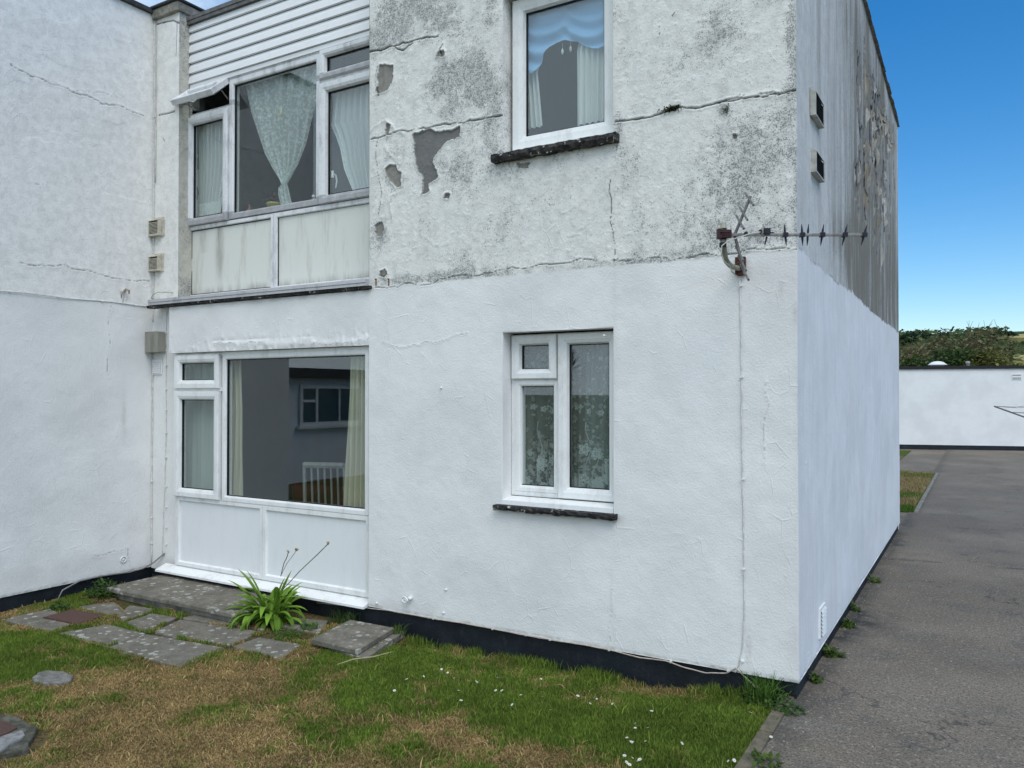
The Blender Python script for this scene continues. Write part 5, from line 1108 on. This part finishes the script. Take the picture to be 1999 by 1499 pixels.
o=cloth('rose_net_curtain','lace net curtain patterned with roses behind the lower right window','curtain',[('w',2.14,-2.885,-2.05),('w',1.6,-2.885,-2.05),('w',1.04,-2.885,-2.05)],YN+.09,ROSEN,330,.010,8,lace=roses,dz=.0035)
cloth('side_curtain','grey-green side curtain drawn back at the right behind the rose net','curtain',[('w',2.15,-2.36,-2.0),('w',1.0,-2.40,-2.0)],YN+.17,m_net('greygreen_cloth',(.27,.31,.31),.9,trans=.4),60,.02,5)
cloth('side_curtain','grey-green side curtain at the left edge behind the rose net','curtain',[('w',2.15,-2.92,-2.80),('w',1.0,-2.92,-2.78)],YN+.17,m_net('greygreen_cloth2',(.29,.31,.28),.95,trans=.4),30,.015,3)
# lower bay curtains
yl=YW+.13
cloth('full_curtain','long cream curtain at the left side of the big ground-floor window','curtain',[(700,436,472),(800,436,476),(975,430,474)],yl,THICK,60,.022,4)
cloth('full_curtain','long cream curtain at the right side of the big ground-floor window','curtain',[(690,685,722),(760,683,722),(840,680,722),(1000,673,722)],yl,THICK,60,.022,4,seed=2)
cloth('strip_blind','pale striped curtain behind the small left casement of the ground-floor window','curtain',[(700,350,440),(980,345,440)],yl+.02,m_net('pale_blind',(.55,.60,.56),.95,trans=.3),60,.012,5,seed=5)
def chair():
    CHM=m_simple('dull_cream_chair_paint',(.34,.34,.30),(.28,.28,.25),20,.6,0); t=thing('dining_chair','white slat-backed dining chair inside behind the big ground-floor window','chair'); cx,cy=-5.30,5.50; WM=CHM; c,s=math.cos(.35),math.sin(.35)
    def P(u,v,z): return (cx+u*c-v*s,cy+u*s+v*c,z)
    def bar(b,a,d,w_): b.tube([P(*a),P(*d)],w_,6)
    b=MB(); 
    for u in (-.2,.2): bar(b,(u,.0,.10),(u,-.04,1.10),.018)
    bar(b,(-.2,-.04,1.08),(.2,-.04,1.08),.03); bar(b,(-.2,0,.66),(.2,0,.66),.02); b.obj('backrest',WM,t)
    b=MB(); 
    for k in range(5): bar(b,(-.13+k*.065,-.005,.66),(-.13+k*.065,-.038,1.08),.011)
    b.obj('slats',WM,t)
    b=MB(); b.add([P(-.21,.01,.53),P(.21,.01,.53),P(.21,.42,.53),P(-.21,.42,.53),P(-.21,.01,.56),P(.21,.01,.56),P(.21,.42,.56),P(-.21,.42,.56)],[(0,3,2,1),(4,5,6,7),(0,1,5,4),(1,2,6,5),(2,3,7,6),(3,0,4,7)]); b.obj('seat',WM,t)
    for u in (-.19,.19): b=MB(); bar(b,(u,.40,.10),(u,.40,.53),.018); b.obj('leg',WM,t)
chair()
t=thing('dining_table','dining table with a red cloth inside behind the big ground-floor window','table'); b=MB(); b.box(-5.95,-5.15,5.75,6.6,.82,.85); b.obj('tabletop',ROOMF,t)
b=MB(); b.box(-5.97,-5.13,5.73,6.62,.852,.856); b.box(-5.97,-5.13,5.725,5.729,.66,.85); b.obj('cloth',m_simple('red_cloth',(.12,.018,.024),(.09,.015,.02),10,.9,0),t)
for x_ in (-5.9,-5.2):
    for y_ in (5.8,6.55): b=MB(); b.box(x_-.03,x_+.03,y_-.03,y_+.03,.10,.82); b.obj('leg',ROOMF,t)
# ornaments on the upper bay sill (inside)
b=MB(); b.box(-6.55,XB,YU+.075,YU+.26,3.36,3.385); o=b.obj('inner_sill',PVC,house)
zs_=3.385; ys_=YU+.16
def orn(name,px,lab,cat,f):
    x,_=onY(px,400,ys_); t=thing(name,lab,cat,(0,0,0)); f(t,x)
def f_pot(t,x):
    b=MB(); b.lathe((x,ys_,zs_),[(0,0),(.055,0),(.068,.10),(.072,.10),(.072,.115),(.0,.11)],20); b.obj('pot',m_simple('yellow_glaze',(.55,.50,.12),(.48,.43,.10),8,.4,0),t,smooth=True)
    leaves('plant',None,None,[(x+rng.gauss(0,.035),ys_+rng.gauss(0,.03),zs_+.12+abs(rng.gauss(0,.04))) for k in range(90)],.03,((.10,.05,.03),(.16,.09,.05)),parent=t)
orn('plant_pot',536,'yellow plant pot with a withered plant on the upper bay sill','plant pot',f_pot)
def f_fig(t,x):
    b=MB(); b.lathe((x,ys_,zs_),[(.045,0),(.05,.03),(.03,.06),(.034,.075),(.012,.11),(.004,.15)],12); b.obj('body',m_simple('terracotta',(.30,.14,.08),(.22,.10,.05),20,.7,0),t,smooth=True)
orn('figurine',487,'terracotta figurine on the upper bay sill','ornament',f_fig)
def f_dome(t,x):
    b=MB(); b.lathe((x,ys_,zs_),[(.05,0),(.05,.04),(.035,.075),(.0,.085)],16); b.obj('shell',WHITEC,t,smooth=True)
orn('white_ornament',466,'rounded white ornament at the left end of the upper bay sill','ornament',f_dome); orn('white_ornament',576,'rounded white ornament right of the yellow pot','ornament',f_dome); orn('white_ornament',676,'rounded white ornament behind the right light of the upper bay','ornament',f_dome)
def f_bottle(t,x):
    b=MB(); b.lathe((x,ys_,zs_),[(.03,0),(.032,.05),(.012,.09),(.012,.11)],12); b.obj('glass_body',m_simple('green_glass',(.10,.15,.08),(.2,.22,.15),20,.2,0,.6),t,smooth=True); b=MB(); b.lathe((x,ys_,zs_+.11),[(.014,0),(.016,.012),(0,.026)],10); b.obj('stopper',PVC,t,smooth=True)
orn('small_bottle',612,'small green bottle with a white stopper on the upper bay sill','bottle',f_bottle)
x,z=onY(549,220,yc-.06); b=MB(); b.tube([(x,yc-.06,4.60),(x,yc-.06,z+.02)],.0015,4); b.lathe((x,yc-.06,z),[(.002,.05),(.008,.035),(.014,-.03),(.0,-.032)],10); tag(b.obj('cord_pull',m_simple('cream_plastic',(.66,.64,.45),(.6,.58,.4),8,.5,0),smooth=True),'cream light-cord pull hanging in front of the lace curtain','cord pull')
# ================================================================ BACKGROUND (right)
A=onZ(1755,876); B_=onZ(1999,880); ux=np.array([B_[0]-A[0],B_[1]-A[1]]); ux/=np.linalg.norm(ux); uy=np.array([-ux[1],ux[0]])
fh=thing('house','low flat-roofed white building across the tarmac yard at the right','house')
def fp(u,v,z): return (A[0]+ux[0]*u+uy[0]*v,A[1]+ux[1]*u+uy[1]*v,z)
def fbx(b,u0,u1,v0,v1,z0,z1,mi=None): b.add([fp(u,v,z) for z in (z0,z1) for (u,v) in ((u0,v0),(u1,v0),(u1,v1),(u0,v1))],[(0,3,2,1),(4,5,6,7),(0,1,5,4),(1,2,6,5),(2,3,7,6),(3,0,4,7)],mi)
b=MB(); fbx(b,-8,10,0,7,.14,2.52); o=b.obj('wall',FARW,fh); a=o.data.attributes.new('paint','FLOAT','POINT'); a.data.foreach_set('value',[1.]*len(o.data.vertices))
b=MB(); fbx(b,-8.05,10.05,.015,7.05,-.2,.139); b.obj('plinth',PLINTH,fh)
b=MB(); fbx(b,-8.08,10.08,-.05,7.1,2.522,2.615); b.obj('roof',BLACK,fh)
b=MB(); ub=3.18; fbx(b,ub,ub+.27,-.012,-.001,2.17,2.36); b.obj('vent_plate',PVC,fh); b=MB()
for zz in (2.19,2.225,2.30): fbx(b,ub+.02,ub+.25,-.016,-.0125,zz,zz+.022 if zz<2.29 else zz+.03)
b.obj('vent_slats',m_simple('far_vent_grey',(.3,.32,.33),(.25,.27,.28),5,.8,0),fh)
sk=thing('roof_dome','small white domed rooflight on the far flat roof','rooflight'); c=fp(1.60,2.,2.64); b=MB(); b.lathe(c,[(.22,0),(.22,.07)],20); b.obj('kerb',m_simple('dome_kerb',(.45,.42,.42),(.4,.38,.38),5,.8,0),sk); b=MB(); b.lathe(c,[(.29,.07),(.30,.09),(.27,.10),(.18,.17),(.08,.20),(0,.205)],20); b.obj('dome',m_simple('dome_white',(.8,.8,.8),(.78,.78,.78),5,.5,0),sk,smooth=True)
vp=thing('roof_pipe','short grey vent pipe on the far flat roof right of the dome','pipe'); c=fp(2.52,2.,2.64); b=MB(); b.lathe(c,[(.055,0),(.055,.12)],12); b.obj('pipe',ALU_D,vp); b=MB(); b.lathe(c,[(.07,.12),(.07,.19),(.0,.2)],12); b.obj('cowl',ALU,vp)
# grass plots by the path
for (y0,y1,x1,nm) in ((13.05,19.6,-.86,'near'),(23.0,27.2,-1.85,'far')):
    b=MB(); b.box(-9,x1,y0,y1,-.1,.012); tag(b.obj('grass_verge',FGRASS),kind='structure')
b=MB(); b.box(-.855,-.80,13.05,19.6,-.1,.022); tag(b.obj('verge_kerb',CONC),kind='structure')
def vk(x,y): return NR.random(len(x))<np.clip(fbm(x*2,y*2,9)*2-.3,.2,1)
def vcf(x,y,g,n): 
    q=np.clip((fbm(x*.9,y*.7,91,3)-.42)*6,0,1)[:,None]; return (np.array([[.10,.19,.028]])*(1-q)+np.array([[.36,.27,.13]])*q)*NR.uniform(.7,1.3,(n,1))
o=blades(42000,(-3.2,-.87),(13.05,19.6),.03,.07,vk,wd=.006,colf=vcf,name='verge_grass',z=lambda x,y:x*0+.01); tag(o,'patchy grass of the small verge beside the path beyond the gable','grass',kind='stuff')
# rotary dryer
def dryer():
    t=thing('rotary_dryer','rotary clothes dryer reaching in from the right edge with bare wire lines','clothes dryer'); hub=Vector(atD(2150,868,10)); tip=Vector(atD(1941,793,10.)); d=tip-hub; 
    b=MB(); b.tube([(hub.x,hub.y,0),(hub.x,hub.y,hub.z+.12)],.02,8); b.obj('pole',ALU_D,t)
    tips=[]
    for k in range(4):
        a=k*math.pi/2; v=Vector((d.x*math.cos(a)-d.y*math.sin(a),d.x*math.sin(a)+d.y*math.cos(a),d.z)); tips.append(v); b=MB(); b.tube([hub,hub+v],.010,6); b.obj('arm',ALU_D,t)
    b=MB()
    for q in (1.,.85,.7,.55,.4):
        for k in range(4):
            a_=hub+tips[k]*q; c_=hub+tips[(k+1)%4]*q; m_=(a_+c_)/2-Vector((0,0,.03)); b.tube([a_,m_,c_],.003,4)
    b.obj('lines',CABLE_G,t)
dryer()
# hill, field
def hz(U,V): 
    return -.4+np.clip((V-70)/230,0,1)**.8*22.2+2.*(fbm(U*.02,V*.02,5,3)-.5)*np.clip((V-70)/60,0,1)-6*np.clip((V-320)/100,0,1)
gridmesh('hill',np.linspace(-260,420,120),np.linspace(60,440,80),hz,HILL).__setitem__('kind','structure')
def hp(px,py,off=.3):    # march to the hill
    r_=ray(px,py); 
    for k in range(60,460):
        x,y,z=r_[0]*k/r_[1],k,H+r_[2]*k/r_[1]
        if z<float(hz(np.array(x),np.array(y))): return (x,y-1.,z+off)
    return (r_[0]*300/r_[1],300,H+r_[2]*300/r_[1])
for q in ([(1948,666),(1975,661),(2010,658),(2030,658),(2030,668),(1985,668)],[(1750,668),(1761,668),(1759,674),(1750,675)],[(1978,707),(2010,705),(2010,716),(1978,716)]):
    P=[hp(*p,.8) for p in q]; b=MB(); n=len(P); b.add(P+[(p[0],p[1]+.5,p[2]-4) for p in P],[tuple(range(n))]+[(i,(i+1)%n,n+(i+1)%n,n+i) for i in range(n)]); tag(b.obj('field',FIELD),kind='structure')
def crown(name,lab,base,blobs_,n,size,col,group,trunk=True,twigs=0,cat='tree'):
    t=thing(name,lab,cat,group=group); pts=[]
    rr=random.Random(int(abs(base[0]*10)+base[1])); tot=sum(b_[3]**2 for b_ in blobs_)
    for (bx,by,bz,br) in blobs_:
        for k in range(int(n*br*br/tot)):
            a=rr.uniform(0,6.283); c_=rr.uniform(-.6,1); q=(.55+.5*rr.random()**.7)*br; s_=math.sqrt(max(0,1-c_*c_))
            pts.append((base[0]+bx+q*s_*math.cos(a),base[1]+by+q*s_*math.sin(a),base[2]+bz+q*c_*.85))
    leaves('crown',None,None,pts,size,col,asp=.7,var=.5,parent=t)
    b=MB(); hgt=max(b_[2] for b_ in blobs_); b.tube([(base[0],base[1],base[2]-.5),(base[0]+.1,base[1],base[2]+hgt*.6)],[.28,.12],7)
    for (bx,by,bz,br) in blobs_[:5]: b.tube([(base[0],base[1],base[2]+hgt*.3),(base[0]+bx*.7,base[1]+by*.7,base[2]+bz)],[.1,.03],5)
    for k in range(twigs):
        bx,by,bz,br=rr.choice(blobs_); x0=base[0]+bx+rr.uniform(-.7,.7)*br; z0=base[2]+bz+br*.4; b.tube([(x0,base[1]+by,z0),(x0+rr.uniform(-.15,.15),base[1]+by,z0+br*.3+rr.uniform(.05,.4)),(x0+rr.uniform(-.3,.3),base[1]+by,z0+br*.35+rr.uniform(.15,.75))],[.018,.012,.006],4)
    b.obj('trunk',BARK,t)
BR=((.11,.10,.045),(.22,.19,.09)); GR=((.035,.075,.02),(.09,.14,.04)); OL=((.11,.13,.035),(.22,.21,.065)); DK=((.02,.045,.024),(.045,.08,.04))
TR=[(1790,708,44,2.7,BR,10,'brownish scrubby tree behind the far roof, nearest the gable'),(1836,684,46,3.3,BR,30,'twiggy brown-topped tree, tallest left of centre above the far roof'),(1882,662,47,3.3,BR,44,'tallest bare-twigged tree above the far roof dome'),(1850,700,42,2.4,GR,0,'dark green shrub tree directly above the roof dome'),(1812,706,41,2.2,GR,0,'low dark green tree left of the roof dome'),(1922,704,44,1.9,OL,5,'olive green tree right of the roof dome'),(1965,716,42,1.6,OL,0,'low yellowish bush above the right part of the far roof'),(1768,706,43,2.2,BR,6,'low brown bush touching the gable edge in the view'),(1893,702,41,2.2,OL,0,'olive bush between the dome and the roof pipe')]
for (px,py,d,rad,c,tw,l) in TR:
    x,y,zc=atD(px,py,d); rr=random.Random(px); bl=[(rr.uniform(-.45,.45)*rad,rr.uniform(-.4,.4)*rad,(zc-0)-rad*.30+rr.uniform(-.75,.22)*rad,rad*rr.uniform(.34,.55)) for k in range(11)]
    crown('tree',l,(x,y,0),bl,5200,.19,c,'trees behind the far building',twigs=tw*3)
TD=[(1756,655,150,4.2),(1772,652,160,5),(1790,655,170,4.6),(1806,653,180,5.4),(1825,652,200,5.5),(1915,654,190,5.5),(1936,651,170,5.2),(1957,650,165,4.4),(1975,656,230,5.5),(1994,654,240,6.),(2012,652,240,6.)]
for i,(px,py,d,rad) in enumerate(TD):
    x,y,zc=atD(px,py,d); gzz=float(hz(np.array(x),np.array(y))); rad*=.55; rr=random.Random(px); bl=[(rr.uniform(-.9,.9)*rad,rr.uniform(-.3,.3)*rad,zc-gzz-rad*.5+rr.uniform(-.4,.3)*rad,rad*rr.uniform(.4,.6)) for k in range(7)]
    crown('tree',['dark rounded tree on the hill skyline nearest the gable edge','dark tree on the hill skyline, second from the gable edge','dark tree on the skyline, third from the gable edge','dark tree on the skyline, fourth from the gable edge','dark skyline tree just left of the bare-twigged trees','dark tree on the skyline right of the bare twigs','broad dark tree on the skyline above the yellow field','umbrella-shaped dark tree left of the field strip','low dark tree on the far skyline above the field','dark far skyline tree at the right edge','dark far skyline tree beyond the right edge'][i],(x,y,gzz),bl,1300,.5,DK,'trees on the hill skyline')
# scrub on the hillside
n=15000; x=NR.uniform(-40,90,n); y=NR.uniform(75,300,n); z=hz(x,y)+NR.random(n)*2.2*fbm(x*.12,y*.12,3,3)
k=fbm(x*.07,y*.07,8,3)>.36; dep=-math.sin(PSI)*x+math.cos(PSI)*y; ppx=999.5+F*(math.cos(PSI)*x+math.sin(PSI)*y)/dep; ppy=769-F*(z-H)/dep; k&=~((ppx>1950+20*NR.random(n))&(ppy<672)&(y>120))
o=leaves('hillside_scrub','mixed green scrub and hedges covering the distant hillside','scrub',np.stack([x,y,z],1)[k],1.1,((.05,.085,.028),(.13,.155,.055)),asp=.8); o['kind']='stuff'
# ================================================================ behind the camera: what the panes mirror
nh=thing('house','white house standing behind the viewer and mirrored in the ground-floor window','house')
b=MB(); b.box(-22,-13.5,-12,-2.9,-.3,2.12); o=b.obj('wall',FARW,nh); a=o.data.attributes.new('paint','FLOAT','POINT'); a.data.foreach_set('value',[1.]*len(o.data.vertices))
b=MB(); b.box(-22.2,-13.3,-12.2,-2.7,2.12,2.34); b.obj('roof',FELT,nh)
b=MB(); wx_=-13.49
for (y0,y1,z0,z1) in ((-5.6,-5.52,1.0,1.95),(-3.62,-3.54,1.0,1.95),(-4.1,-4.03,1.08,1.87),(-4.85,-4.80,1.08,1.87),(-5.519,-3.621,1.0,1.08),(-5.519,-3.621,1.87,1.95)): b.box(wx_,wx_+.05,y0,y1,z0,z1)
b.box(wx_,wx_+.10,-5.7,-3.45,.93,.998); b.box(wx_,wx_+.045,-4.029,-3.621,1.55,1.61)
f_=b.obj('window',PVC,nh); b=MB(); b.box(wx_,wx_+.01,-5.519,-3.621,1.081,1.869); b.obj('pane',m_simple('dark_far_glass',(.03,.08,.10),(.05,.11,.14),2,.1,0,.5),f_)
pm=thing('palm_tree','spiky palm behind the viewer mirrored in the lower right window','tree'); px_,py_=3.2,-8.5
vx=8.3*math.tan(R(24.6)); 
b=MB(); b.tube([(-9.4,-9,-.2),(-9.35,-9,1.2),(-9.4,-9,2.3)],[.14,.10,.09],8); b.obj('trunk',BARK,pm)
V=[];Q=[];C=[]
rr=random.Random(2)
for k in range(70):
    a=rr.uniform(0,6.283); e=rr.uniform(-.5,1.4); L=rr.uniform(.5,.75); d=Vector((math.cos(a)*math.cos(e),math.sin(a)*math.cos(e),math.sin(e))); s_=d.cross(Vector((0,0,1))).normalized()*.02; c_=Vector((-9.4,-9,2.35)); b0=len(V); V+= [c_-s_,c_+s_,c_+d*L*.6+s_*.9,c_+d*L*.6-s_*.9,c_+d*L]; Q+=[(b0,b0+1,b0+2,b0+3),(b0+3,b0+2,b0+4,b0+4)]; C+=[(.04,.06,.03)]*5
npmesh('crown',[tuple(v) for v in V],[q for q in Q if q[2]!=q[3]],[(q[0],q[1],q[2]) for q in Q if q[2]==q[3]],[LEAF],dict(Col=np.array(C)),pm)
